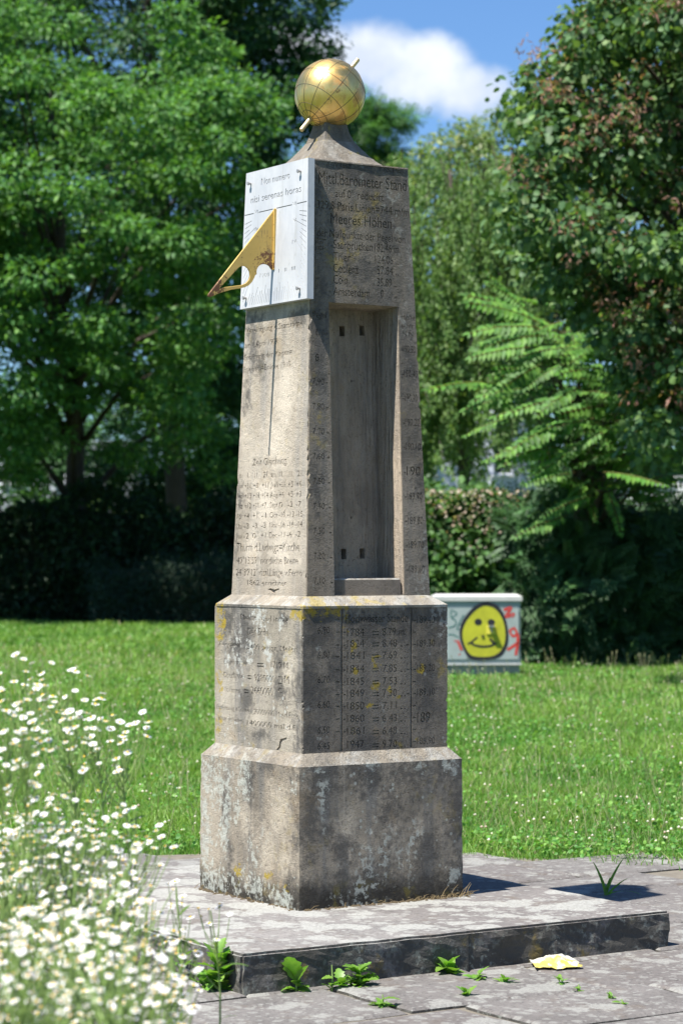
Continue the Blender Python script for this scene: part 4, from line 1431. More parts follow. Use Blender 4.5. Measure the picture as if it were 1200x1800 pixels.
# ------------------------------------------------------------------ buildings far behind the trees
def build_house(name, label, u0, u1, v0, v1, D, wall, windows, roof=None, yaw=0.0, depth=7.0):
    """front wall spanning photo columns u0..u1 and rows v0 (top)..ground at distance D; windows in photo pixels"""
    a, b_ = at(u0, v0, D), at(u1, v0, D)
    w = b_.x - a.x
    h = a.z
    root = empty(name, ((a.x + b_.x) / 2, D, 0))
    tag(root, label, 'house')
    # wall with real openings
    M = Matrix(((1, 0, 0, 0), (0, 0, -1, 0), (0, 1, 0, 0), (0, 0, 0, 1)))
    cu = bpy.data.curves.new('w', 'CURVE'); cu.dimensions = '2D'; cu.fill_mode = 'BOTH'; cu.extrude = .12
    def poly(q):
        sp = cu.splines.new('POLY'); sp.points.add(len(q) - 1)
        for p, (x, y) in zip(sp.points, q): p.co = (x, y, 0, 1)
        sp.use_cyclic_u = True
    poly([(-w / 2, -.1), (w / 2, -.1), (w / 2, h), (-w / 2, h)])
    rects = []
    for (wu0, wv0, wu1, wv1) in windows:
        p, q = at(wu0, wv1, D), at(wu1, wv0, D)
        x0, x1, z0, z1 = p.x - root.location.x, q.x - root.location.x, p.z, q.z
        poly([(x0, z0), (x1, z0), (x1, z1), (x0, z1)])
        rects.append((x0, x1, z0, z1))
    o = bpy.data.objects.new('w', cu); COL.objects.link(o)
    bpy.context.view_layer.update()
    me = bpy.data.meshes.new_from_object(o.evaluated_get(DG())); bpy.data.objects.remove(o)
    me.transform(M); me.materials.clear(); me.materials.append(wall); me.name = 'wall'
    link('wall', me, root)
    bb = MB()
    bb.box((-w / 2 + .1, depth / 2 + .125, h / 2), (.2, depth, h)); 
    bb.build('side_wall', wall, root)
    bb = MB(); bb.box((w / 2 - .1, depth / 2 + .125, h / 2), (.2, depth, h)); bb.build('side_wall', wall, root)
    bb = MB(); bb.box((0, depth + .2, h / 2), (w, .15, h)); bb.build('rear_wall', wall, root)
    for (x0, x1, z0, z1) in rects:
        wb = MB(); t_ = .06
        xm = (x0 + x1) / 2
        wb.box((x0 + t_ / 2, .05, (z0 + z1) / 2), (t_, .06, z1 - z0)); wb.box((x1 - t_ / 2, .05, (z0 + z1) / 2), (t_, .06, z1 - z0))
        wb.box((xm, .05, z0 + t_ / 2), (x1 - x0 - 2 * t_, .06, t_)); wb.box((xm, .05, z1 - t_ / 2), (x1 - x0 - 2 * t_, .06, t_))
        wb.box((xm, .052, (z0 + z1) / 2), (t_ * .8, .05, z1 - z0 - 2 * t_))
        wf = wb.build('window', WINFRAME, root)
        pb = MB(); pb.box((xm, .06, (z0 + z1) / 2), (x1 - x0 - .02, .01, z1 - z0 - .02)); pb.build('pane', GLASS, wf)
        sb = MB(); sb.box((xm, -.16, z0 - .03), (x1 - x0 + .16, .14, .06)); sb.build('sill', WINFRAME, wf)
    if roof:
        rb = MB()
        z = h
        rb.add([(-w / 2 - .3, -.5, z - .1), (w / 2 + .3, -.5, z - .1), (w / 2 + .3, depth / 2, z + 2.2), (-w / 2 - .3, depth / 2, z + 2.2),
                (w / 2 + .3, depth + .6, z - .1), (-w / 2 - .3, depth + .6, z - .1),
                (-w / 2 - .3, -.5, z + .06), (w / 2 + .3, -.5, z + .06), (w / 2 + .3, depth / 2, z + 2.36), (-w / 2 - .3, depth / 2, z + 2.36),
                (w / 2 + .3, depth + .6, z + .06), (-w / 2 - .3, depth + .6, z + .06)],
               [(6, 7, 8, 9), (9, 8, 10, 11), (0, 3, 2, 1), (3, 5, 4, 2), (0, 1, 7, 6), (5, 11, 10, 4), (0, 6, 9, 3), (3, 9, 11, 5), (1, 2, 8, 7), (2, 4, 10, 8)])
        rb.build('roof', roof, root)
    return root


WINFRAME = plain('white_window_paint', (.72, .72, .72), .5)
m_, t_, b_ = material('window_glass'); b_.inputs['Base Color'].default_value = (.02, .025, .03, 1); b_.inputs['Roughness'].default_value = .06; GLASS = m_
RENDER_W = plain('pale_lilac_render', (.60, .62, .72), .9, var=.06, scale=3)
RENDER_L = plain('light_grey_cladding', (.46, .48, .52), .8, var=.12, scale=4)
ROOFT = plain('grey_roof_tiles', (.14, .13, .13), .85, var=.3, scale=12, bump=.4)
build_house('house', 'pale lilac rendered house glimpsed through the birch to the right of the obelisk', 700, 930, 640, 900, 68, RENDER_W,
            [(866, 755, 900, 835), (735, 760, 765, 835), (866, 690, 900, 728)], ROOFT)
build_house('house', 'light grey house glimpsed behind the dark tree trunk at the left', -140, 245, 775, 900, 92, RENDER_L,
            [(5, 800, 45, 850), (175, 800, 205, 850), (100, 800, 130, 850)], None)

def build_garden_wall():
    wm = plain('white_wall_paint', (.74, .74, .73), .8, var=.08, scale=2)
    a, b2 = at(945, 852, 47), at(1330, 852, 47)
    root = empty('garden_wall', ((a.x + b2.x) / 2, 47, 0))
    tag(root, 'low white wall with posts behind the dark hedge at the right', 'wall')
    w = b2.x - a.x
    h = a.z
    bb = MB(); bb.box((0, 0, h / 2), (w, .18, h - .1)); bb.build('wall_body', wm, root)
    bb = MB(); bb.box((0, 0, h - .02), (w + .06, .26, .06)); bb.build('coping', wm, root)
    k = -w / 2
    while k <= w / 2 + .01:
        bb = MB(); bb.box((k, -.02, h / 2 + .04), (.26, .32, h + .16)); bb.box((k, -.02, h + .14), (.34, .38, .05)); bb.build('post', wm, root)
        k += w / 3
build_garden_wall()


# ------------------------------------------------------------------ trees
def trunk_and_limbs(root, base, top, r0, targets, seed, mat=BARK, wob=.12, rmin=.03):
    rng = random.Random(seed)
    base, top = Vector(base), Vector(top)
    tb = MB()
    path = []
    K = 9
    for i in range(K):
        f = i / (K - 1)
        p = base.lerp(top, f) + Vector((rng.uniform(-wob, wob), rng.uniform(-wob, wob), 0)) * (f > 0)
        path.append(p)
    radii = [r0 * (1.35 if i == 0 else 1) * (1 - .8 * i / (K - 1)) for i in range(K)]
    tb.tube(path, radii, 10)
    for tg in targets:
        tg = Vector(tg)
        f = min(.92, max(.22, (tg.z - base.z) / (top.z - base.z) * .62 + rng.uniform(-.05, .08)))
        i = f * (K - 1); j = int(i)
        st = path[j].lerp(path[min(j + 1, K - 1)], i - j)
        r = max(rmin, r0 * (1 - .8 * f) * rng.uniform(.3, .5))
        mid = st.lerp(tg, .5) + Vector((rng.uniform(-.2, .2), rng.uniform(-.2, .2), .12 * (tg - st).length))
        q1 = st.lerp(mid, .55) + Vector((0, 0, .03)); q2 = mid.lerp(tg, .55)
        tb.tube([st, q1, mid, q2, tg], [r, r * .8, r * .62, r * .42, r * .15], 6)
    tb.build('trunk', mat, root, smooth=True)


def broad_tree(name, label, base, center, radii, n, per, leaf, kind, palette, seed, r0=.25, flat=.45, clump=1.0, droop=.35, inner=.4, up=.7,
               extra=None, mat=LEAF, group=None, cut=None, limbs=40, shell=.35):
    rng = np.random.default_rng(seed)
    base = Vector(base)
    root = empty(name, base)
    tag(root, label, 'tree', group)
    C = ellipsoid_points(rng, center, radii, n, inner)
    if cut is not None:
        C = C[[cut(*c) for c in C]]
    if extra is not None: C = np.concatenate([C, np.array(extra, dtype=float)])
    rr = rng.uniform(.65, 1.25, (len(C), 1)) * clump * np.array([[1, 1, flat]])
    v, t, c = clump_leaves(rng, C, rr, per, leaf, kind, palette, droop, up, shell)
    v = v - np.array(base)
    link('crown', np_mesh('crown', v, t, c), root, mat)
    idx = rng.permutation(len(C))[:limbs]
    trunk_and_limbs(root, (0, 0, -.1), Vector((center[0], center[1], center[2] + radii[2] * .55)) - base, r0, [C[i] - np.array(base) for i in idx], seed)
    return root


P3 = lambda u, v, D: tuple(at(u, v, D))
GR_A = [(.075, .20, .042), (.10, .245, .048), (.052, .15, .035), (.15, .315, .06), (.08, .20, .055)]
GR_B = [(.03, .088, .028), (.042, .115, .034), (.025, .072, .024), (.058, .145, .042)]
GR_LIME = [(.10, .18, .035), (.13, .21, .05), (.085, .155, .03), (.16, .235, .075)]
GR_BIRCH = [(.125, .225, .055), (.16, .265, .07), (.09, .18, .042), (.20, .30, .11)]
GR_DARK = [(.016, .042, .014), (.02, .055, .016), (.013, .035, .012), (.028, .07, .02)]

# tree A: sunlit broadleaf at the left
base = at(150, 900, 60); base.z = 0
broad_tree('maple_tree', 'broad green tree with sunlit layered leaves at the left', base, P3(90, 395, 55.5), (5.6, 4.8, 5.5), 225, 330, .17, 'oval', GR_A, 21, .30, .45, .85,
           extra=[P3(u, v, D) for u, v, D in ((380, 250, 53), (330, 300, 52), (400, 330, 54), (20, 300, 51), (120, 330, 51), (220, 400, 51), (60, 480, 51), (310, 420, 52), (390, 420, 54),
                                              (180, 620, 54), (60, 640, 54), (300, 640, 56), (380, 600, 57), (20, 740, 54), (60, 730, 56), (330, 720, 58), (250, 690, 57), (30, 790, 54), (70, 770, 55), (10, 690, 53), (280, 760, 61), (330, 790, 61), (250, 800, 61), (40, 830, 55), (370, 760, 61), (395, 830, 61))])
# tree B: darker tall tree behind it
base = at(330, 900, 68); base.z = 0
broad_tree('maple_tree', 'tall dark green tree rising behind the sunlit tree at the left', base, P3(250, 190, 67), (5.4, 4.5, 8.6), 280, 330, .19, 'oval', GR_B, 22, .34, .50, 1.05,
           extra=[P3(u, v, D) for u, v, D in ((540, 75, 66), (560, 95, 66), (500, 40, 66), (530, 20, 66), (470, 120, 66), (500, 110, 66), (480, 220, 66), (490, 180, 66), (440, 60, 65),
                                              (460, 20, 66), (420, 500, 66), (400, 640, 66), (380, 700, 66), (20, 90, 68), (90, 60, 68), (150, 110, 68), (210, 50, 68), (60, 150, 68), (280, 90, 68), (120, 20, 69), (340, 30, 68),
                                              (10, 20, 69), (180, 170, 69), (390, 120, 68), (300, 160, 69))])
# a third tree beyond the frame on the left, added to shade the hedge; its crown closes the upper left corner
base = at(-330, 900, 57); base.z = 0
broad_tree('maple_tree', 'green tree at the far left edge, mostly out of view', base, P3(-330, 300, 55), (4.6, 5.0, 7.5), 110, 300, .20, 'oval', GR_B + GR_A[:2], 23, .3, .4, 1.2)
# tree C: feathery tree behind the globe
base = at(600, 900, 74); base.z = 0
broad_tree('locust_tree', 'feathery tree with tiered sprays beside the golden globe', base, P3(585, 420, 74), (2.3, 2.4, 4.6), 60, 120, .42, 'pinnate', GR_A[:3] + GR_B[3:], 24, .22, .28, .8,
           extra=[P3(u, v, 73.5) for u, v in ((690, 205), (655, 190), (705, 208), (640, 200), (665, 215), (660, 245), (680, 262), (640, 262), (650, 280), (620, 230), (670, 290), (640, 300), (700, 300), (690, 330))], limbs=30)


# weeping birch: hanging strands
def weeping_tree(name, label, base, tops, seed, leaf, palette, strand, per, D):
    rng = np.random.default_rng(seed)
    base = Vector(base)
    root = empty(name, base)
    tag(root, label, 'tree')
    parts = []
    tw = MB()
    for (tx, ty, tz, L) in tops:
        n = int(per * L)
        f = rng.random(n) ** .9
        sx, sy = rng.normal(0, .35), rng.normal(0, .35)
        px = tx + sx * f + rng.normal(0, .07, n) + .08 * np.sin(f * 7 + sx * 9)
        py = ty + sy * f + rng.normal(0, .10, n)
        pz = tz - L * f + rng.normal(0, .03, n)
        pos = np.stack([px, py, pz], 1)
        nr = unit(rng.normal(0, .8, (n, 3)) + np.array(SUN_DIR))
        ax = unit(rng.normal(0, .5, (n, 3)) + np.array([0, 0, -1.0]))
        parts.append(leaves(pos, ax, nr, leaf * rng.uniform(.7, 1.3, n), 'oval', pick_colors(rng, n, palette)))
        tw.tube([Vector((tx, ty, tz)) - base, Vector((tx + sx * .5, ty + sy * .5, tz - L * .5)) - base, Vector((tx + sx, ty + sy, tz - L)) - base], [.012, .008, .004], 3, cap=False)
    v, t, c = join_np(parts)
    link('crown', np_mesh('crown', v - np.array(base), t, c), root, LEAF)
    tw.build('hanging_twigs', BARK, root)
    tg = [Vector(tops[i][:3]) for i in rng.permutation(len(tops))[:26]]
    trunk_and_limbs(root, (0, 0, -.1), at(800, 300, D) - base, .17, [q - base for q in tg], seed, wob=.15)
    return root


rng_ = np.random.default_rng(77)
tops = []
for _ in range(230):
    u = rng_.uniform(690, 945); v = rng_.uniform(250, 700)
    if v < 300 and u > 900: continue
    D = rng_.uniform(43, 48)
    p = at(u, v, D)
    tops.append((p.x, p.y, p.z, rng_.uniform(1.0, 2.4)))
for u, v, L in ((765, 640, 1.7), (745, 690, 1.6), (770, 760, .8), (740, 600, 2.2), (810, 640, 1.2), (840, 600, 1.0), (900, 560, 1.2), (860, 660, .9)):
    p = at(u, v, 43.5); tops.append((p.x, p.y, p.z, L)); tops.append((p.x + .15, p.y + .3, p.z + .1, L * .8))
base = at(836, 900, 46); base.z = 0
weeping_tree('birch_tree', 'weeping birch with pale hanging foliage just right of the obelisk', base, tops, 31, .085, GR_BIRCH, 0, 190, 46)

# lime-green blossoming tree behind
base = at(960, 900, 66); base.z = 0
broad_tree('linden_tree', 'light green tree with pale blossom behind the birch', base, P3(960, 400, 66), (4.1, 3.2, 3.6), 90, 260, .17, 'oval', GR_LIME + [(.34, .38, .2)], 25, .26, .45, 1.0,
           extra=[P3(u, v, 65) for u, v in ((790, 260), (830, 240), (870, 225), (900, 205), (930, 195), (850, 280), (780, 300), (740, 310), (960, 190), (890, 300), (990, 180))])


# big tree at the right, with reddish winged fruits
def fruit_tree():
    D0 = 27.5
    base = at(1330, 900, 29.5); base.z = 0
    root = empty('ash_maple_tree', base)
    tag(root, 'dark leafy tree with reddish brown seed clusters filling the upper right', 'tree')
    rng = np.random.default_rng(41)
    border = [(0, 1040), (60, 1010), (120, 975), (170, 905), (230, 935), (300, 925), (360, 890), (420, 900), (470, 930), (520, 985), (560, 1040), (600, 1080), (660, 1090), (720, 1110), (780, 1130)]
    C = []
    while len(C) < 300:
        v = rng.uniform(-250, 790); u = rng.uniform(880, 1560)
        b = np.interp(v, [q[0] for q in border], [q[1] for q in border])
        if v < 0: b = 1040 - v * .25
        if u < b + 26: continue
        D = rng.uniform(26.2, 31.5) if u > b + 120 else rng.uniform(26.8, 29.5)
        C.append(P3(u, v, D))
    for v in range(-60, 800, 28):
        b = np.interp(max(v, 0), [q[0] for q in border], [q[1] for q in border])
        C.append(P3(b + rng.uniform(18, 40), v, rng.uniform(26.8, 28.5)))
    for _ in range(110):
        C.append(P3(rng.uniform(1075, 1500), rng.uniform(-200, 640), rng.uniform(30.5, 33.5)))
    C = np.array(C)
    rr = rng.uniform(.6, 1.2, (len(C), 1)) * .50 * np.array([[1, 1, .65]])
    pal = [(.07, .145, .055), (.09, .18, .065), (.052, .115, .04), (.12, .215, .078), (.16, .26, .08)]
    v, t, c = clump_leaves(rng, C, rr, 175, .098, 'round', pal, .9, .25, .25, .8)
    link('crown', np_mesh('crown', v - np.array(base), t, c), root, LEAF)
    # seed bunches: narrow reddish wings
    K = rng.integers(0, len(C), 950)
    Cs = C[K] + unit(np.array([[-.3, -1.0, .5]])) * .42 + rng.normal(0, .17, (len(K), 3)) + np.array([[.12, 0, 0]])
    v, t, c = clump_leaves(rng, Cs, np.tile([[.17, .17, .12]], (len(K), 1)), 26, .075, 'narrow', [(.34, .17, .13), (.40, .23, .18), (.27, .13, .10), (.36, .25, .15)], .6, .2, .2, .7)
    link('seed_clusters', np_mesh('seed_clusters', v - np.array(base), t, c), root, LEAF)
    idx = rng.permutation(len(C))[:46]
    trunk_and_limbs(root, (0, 0, -.1), at(1330, -150, 29) - base, .22, [C[i] - np.array(base) for i in idx], 41, rmin=.02)
fruit_tree()


# sapling with long feathered leaves: every leaf a part of its own
def sumac():
    D0 = 32.6
    base = at(1030, 900, 35.6); base.z = 0
    root = empty('tree_of_heaven', base)
    tag(root, 'young tree with long bright green feathered leaves over the hedge at the right', 'tree')
    rng = random.Random(9)
    nr_ = np.random.default_rng(9)
    meshes = []
    for q in range(4):
        V, F, Cc = [], [], []
        npair = 12
        parts = []
        pos, ax, nr, sz = [], [], [], []
        sag = .16 + .05 * q
        for i in range(npair):
            f = .1 + .9 * i / (npair - 1)
            x = f; z = -sag * f * f
            L = .235 * (1 - .55 * abs(f - .42) / .6)
            for s in (-1, 1):
                pos.append((x, 0, z)); ax.append((.42 + nr_.normal(0, .06), s * 1.0, -.42 + nr_.normal(0, .1))); nr.append((0.25, 0, 1)); sz.append(L * nr_.uniform(.88, 1.1))
        pos.append((1.0, 0, -sag)); ax.append((1, 0, -.4)); nr.append((0, 0, 1)); sz.append(.13)
        v, t, c = leaves(np.array(pos), np.array(ax), np.array(nr), np.array(sz), 'oval', pick_colors(nr_, len(pos), [(.09, .225, .034), (.135, .285, .042), (.07, .18, .03)], .18))
        # rachis
        k = len(v)
        rv = []
        for i in range(9):
            f = i / 8
            for dz, dy in ((.008, 0), (-.004, .007), (-.004, -.007)):
                rv.append((f, dy, -sag * f * f + dz))
        rt = []
        for i in range(8):
            for j in range(3):
                a, b2, c2, d2 = i * 3 + j, i * 3 + (j + 1) % 3, (i + 1) * 3 + (j + 1) % 3, (i + 1) * 3 + j
                rt += [(a + k, b2 + k, c2 + k), (a + k, c2 + k, d2 + k)]
        v = np.concatenate([v, np.array(rv)]); t = np.concatenate([t, np.array(rt)])
        c = np.concatenate([c, np.tile([[.16, .13, .03]], (len(rv), 1))])
        me = np_mesh('compound_leaf', v, t, c)
        me.materials.append(LEAF)
        meshes.append(me)
    # (start pixel) -> (tip pixel), photo coordinates, as the fronds lie in the picture
    fr = [((925, 545), (858, 505)), ((935, 560), (828, 537)), ((945, 575), (832, 585)), ((960, 590), (850, 610)), ((930, 610), (832, 632)), ((1000, 610), (915, 630)),
          ((1010, 560), (905, 600)), ((890, 680), (765, 680)), ((930, 690), (822, 718)), ((960, 720), (880, 715)), ((900, 735), (822, 760)), ((990, 640), (930, 672)),
          ((1020, 620), (1125, 628)), ((1000, 640), (1080, 590)), ((1075, 650), (990, 655)), ((1080, 680), (1000, 660)), ((1090, 710), (985, 735)), ((1100, 700), (1010, 690)),
          ((1045, 735), (930, 765)), ((1060, 760), (990, 795)), ((960, 770), (862, 812)), ((1085, 760), (1010, 740)), ((1110, 750), (1030, 775)), ((1100, 790), (1020, 815)),
          ((1010, 830), (930, 850)), ((1040, 870), (960, 905)), ((1065, 860), (1090, 930)), ((1040, 840), (1000, 870)), ((1080, 830), (1130, 835)), ((1000, 800), (925, 845)),
          ((1010, 700), (905, 720)), ((1030, 600), (1110, 560)), ((1020, 580), (960, 515)), ((1000, 570), (1060, 520)), ((980, 620), (1060, 610)), ((1040, 660), (1130, 665)),
          ((1060, 700), (1150, 690)), ((1080, 740), (1170, 740)), ((970, 660), (880, 650)), ((1000, 740), (900, 790)), ((1060, 830), (1160, 850)), ((1090, 800), (1180, 800)),
          ((950, 640), (870, 690)), ((1020, 680), (950, 720)), ((980, 540), (920, 530)), ((1030, 780), (960, 825)), ((1050, 620), (1000, 600)), ((1010, 650), (1050, 700))]
    for _ in range(34):
        a = (rng.uniform(1030, 1190), rng.uniform(600, 880)); sd = rng.choice((-1, -1, 1))
        fr.append((a, (a[0] + sd * rng.uniform(70, 115), a[1] + rng.uniform(-28, 14))))
    for a, b2 in list(fr):
        du, dv = rng.uniform(-45, 55), rng.uniform(-38, 38)
        if a[0] + du > 925: fr.append(((a[0] + du, a[1] + dv), (b2[0] + du + rng.uniform(-15, 15), b2[1] + dv + rng.uniform(-25, 5))))
    for i, (a, b2) in enumerate(fr):
        d0 = D0 + (rng.uniform(-.5, .7) if i < 48 else rng.uniform(.5, 1.6))
        p, q = at(a[0], a[1], d0), at(b2[0], b2[1], d0 + rng.uniform(-.45, .2))
        d = q - p
        L = d.length * 1.03
        sag = .18
        X = d.normalized()
        up = Vector((rng.uniform(-.2, .2), -.75 + rng.uniform(-.2, .3), 1)).normalized()
        Y = up.cross(X).normalized(); Z = X.cross(Y)
        Mx = Matrix((X, Y, Z)).transposed().to_4x4()
        Mx = Mx @ Matrix.Rotation(rng.uniform(-.3, .3), 4, 'X') @ Matrix.Rotation(-.2 + rng.uniform(-.08, .05), 4, 'Y')
        o = link('compound_leaf', meshes[i % 4], root)
        o.matrix_local = Matrix.Translation(p - base) @ Mx @ Matrix.Scale(L, 4)
    tg = [at(a[0], a[1], D0 + .1) - base for a, _ in fr]
    trunk_and_limbs(root, (0, 0, -.05), at(1010, 590, D0 + .9) - base, .05, tg, 9, rmin=.007, wob=.08)
sumac()


# ------------------------------------------------------------------ hedges and shrubs
def hedge(name, label, cat, x0, x1, y0, y1, h, seed, n, leaf, kind, palette, mat=LEAF, lumps=.25, top=None, up=.5, extra=None, droop=.3, core_col=None, slope=0.0):
    """foliage filling a block: leaves on its face and top, an inner twig mass behind them"""
    rng = np.random.default_rng(seed)
    root = empty(name, ((x0 + x1) / 2, (y0 + y1) / 2, 0))
    tag(root, label, cat)
    o = np.array([(x0 + x1) / 2, (y0 + y1) / 2, 0])
    hx, hy = (x1 - x0) / 2, (y1 - y0) / 2
    def hh(x): return h * (1 + .10 * np.sin(x * 1.7 + seed) + .06 * np.sin(x * 4.3)) + slope * x
    m1 = int(n * .68)
    x = rng.uniform(-hx, hx, m1); f = rng.random(m1)
    z = f * hh(x)
    bulge = lumps * (np.sin(x * 2.1 + seed + 1.3 * np.sin(z * 2.3)) * np.sin(z * 2.4 + seed * .7 + x * .6))
    y = -hy - bulge + rng.normal(0, .16, m1) + .5 * np.clip(f - .8, 0, 1) * hy * 1.5
    a = np.stack([x, y, z], 1); na = np.tile([[0, -1.0, up]], (m1, 1))
    m2 = int(n * .22)
    x = rng.uniform(-hx, hx, m2)
    b = np.stack([x, rng.uniform(-hy, hy, m2), hh(x) + rng.normal(0, .10, m2)], 1); nb = np.tile([[0, -.3, 1.0]], (m2, 1))
    m3 = n - m1 - m2
    sgn = rng.choice([-1, 1], m3)
    y = rng.uniform(-hy, hy, m3); zz = rng.random(m3) * h
    c = np.stack([sgn * hx + rng.normal(0, .14, m3) + .25 * lumps * np.sin(zz * 3 + y), y, zz], 1); nc = np.stack([sgn * 1.0, np.full(m3, -.2), np.full(m3, up)], 1)
    pos = np.concatenate([a, b, c]); nn = np.concatenate([na, nb, nc])
    nr = unit(nn + np.array(SUN_DIR) * .5 + rng.normal(0, .55, nn.shape))
    ax = unit(rng.normal(0, .8, nn.shape) + nn * .35 + np.array([0, 0, -droop]))
    v, t, cc = leaves(pos, ax, nr, leaf * rng.uniform(.6, 1.3, len(pos)), kind, pick_colors(rng, len(pos), palette))
    link('foliage', np_mesh('foliage', v, t, cc), root, mat)
    kb = MB()
    # twiggy heart: a lumpy block well inside the leaves
    nx = max(4, int(hx * 2))
    rings = []
    vs, fs = [], []
    prof = [(-.75, .02), (-.8, .45), (-.7, .8), (-.3, .9), (.5, .9), (.8, .6), (.8, .02)]
    for i in range(nx + 1):
        xx = -hx * .97 + 2 * hx * .97 * i / nx
        for (py, pz) in prof:
            vs.append((xx, py * hy + .08 * math.sin(i * 1.9 + pz * 5), pz * float(hh(np.array(xx))) ))
    k = len(prof)
    for i in range(nx):
        for j in range(k - 1):
            fs.append((i * k + j, (i + 1) * k + j, (i + 1) * k + j + 1, i * k + j + 1))
    fs += [tuple(range(k))[::-1], tuple(nx * k + j for j in range(k))]
    kb.add(vs, fs)
    kb.build('twig_heart', core_col or TWIGS, root)
    return root


TWIGS = plain('twig_heart', (.022, .03, .014), 1.0, var=.5, scale=9, bump=.8)
def xat(u, D): return at(u, 900, D).x

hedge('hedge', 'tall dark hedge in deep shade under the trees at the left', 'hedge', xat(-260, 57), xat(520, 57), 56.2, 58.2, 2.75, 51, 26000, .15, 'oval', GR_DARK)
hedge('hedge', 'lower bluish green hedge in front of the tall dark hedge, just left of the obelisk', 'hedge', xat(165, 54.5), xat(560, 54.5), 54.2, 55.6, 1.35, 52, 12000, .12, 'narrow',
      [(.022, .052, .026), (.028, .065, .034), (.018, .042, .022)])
hedge('bramble_bush', 'bushy bramble with faded pink and white blossom above the grey cabinet', 'bush', xat(700, 35.5), xat(935, 35.5), 34.6, 37, 2.25, 53, 17000, .10, 'round',
      [(.06, .14, .036), (.08, .175, .042), (.045, .11, .03), (.10, .20, .05)], lumps=.3)
hedge('yew_hedge', 'dark drooping evergreen hedge at the right below the feathered leaves', 'hedge', xat(890, 35.2), xat(1420, 35.2), 34.3, 37.0, 2.15, 54, 7500, .40, 'spray',
      [(.04, .10, .033), (.052, .125, .04), (.03, .078, .026), (.07, .16, .048)], NEEDLE, lumps=.35, droop=.5)

# faded blossom on the bramble
def blossom():
    rng = np.random.default_rng(8)
    n = 480
    u = rng.uniform(745, 930, n); v = 862 + rng.random(n) ** 1.6 * 130
    pos = np.array([tuple(at(a, b2, 34.35 + .25 * rng.random())) for a, b2 in zip(u, v)])
    par = bpy.data.objects.get('bramble_bush')
    o = np.array(par.location)
    v_, t, c = leaves(pos - o, unit(rng.normal(0, 1, (n, 3))), unit(rng.normal(0, .6, (n, 3)) + np.array([0, -1, .6])), rng.uniform(.035, .06, n), 'round',
                      pick_colors(rng, n, [(.42, .33, .26), (.5, .44, .36), (.34, .24, .18), (.25, .27, .12)], .15))
    link('blossom', np_mesh('blossom', v_, t, c), par, LEAF)
blossom()

# understorey that closes the view beneath the crowns
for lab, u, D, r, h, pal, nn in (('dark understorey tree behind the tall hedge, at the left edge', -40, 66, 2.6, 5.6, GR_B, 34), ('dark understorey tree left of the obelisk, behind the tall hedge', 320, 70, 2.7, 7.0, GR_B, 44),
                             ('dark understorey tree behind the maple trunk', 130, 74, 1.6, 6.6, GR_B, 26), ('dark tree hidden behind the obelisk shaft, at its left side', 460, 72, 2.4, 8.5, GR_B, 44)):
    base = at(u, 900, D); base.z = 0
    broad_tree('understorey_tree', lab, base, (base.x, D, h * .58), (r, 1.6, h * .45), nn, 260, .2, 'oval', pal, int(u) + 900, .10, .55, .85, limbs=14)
for lab, u, D, r, h, pal in (('distant green tree in the gap right of the birch', 1010, 84, 4.0, 9.0, GR_A), ('distant green tree at the right edge behind the hedge', 1170, 80, 4.2, 8.0, GR_A),
                             ('distant pale green tree behind the lilac house', 800, 96, 4.5, 11.5, GR_LIME), ('distant tree behind the left house', 60, 112, 5.0, 11.0, GR_A),
                             ('distant tree beyond the obelisk', 620, 100, 5.0, 10.0, GR_B), ('distant dark tree left of the obelisk', 330, 104, 5.2, 12.0, GR_B), ('distant tree far out at the right', 1330, 86, 4.5, 9, GR_A)):
    base = at(u, 900, D); base.z = 0
    broad_tree('distant_tree', lab, base, (base.x, D, h * .55), (r, 2.6, h * .46), 60, 170, .26, 'oval', pal, int(u) + 700, .16, .5, 1.1, limbs=14)

# sunlit shrubs seen beneath the crowns
for lab, u, v, D, r, h in (('bright sunlit shrub right of the dark tree trunk', 235, 830, 80, 2.2, 3.9), ('bright sunlit shrub touching the left side of the obelisk shaft', 400, 800, 78, 1.1, 4.9),
                           ('sunlit shrub at the far left under the tree', 40, 850, 84, 1.8, 3.4)):
    base = at(u, 900, D); base.z = 0
    broad_tree('shrub', lab, base, (base.x, D, h * .6), (r, 1.4, h * .42), 26, 220, .2, 'oval', GR_LIME[:3] + GR_A[3:4], int(u), .06, .6, .8, limbs=12)['category'] = 'shrub'

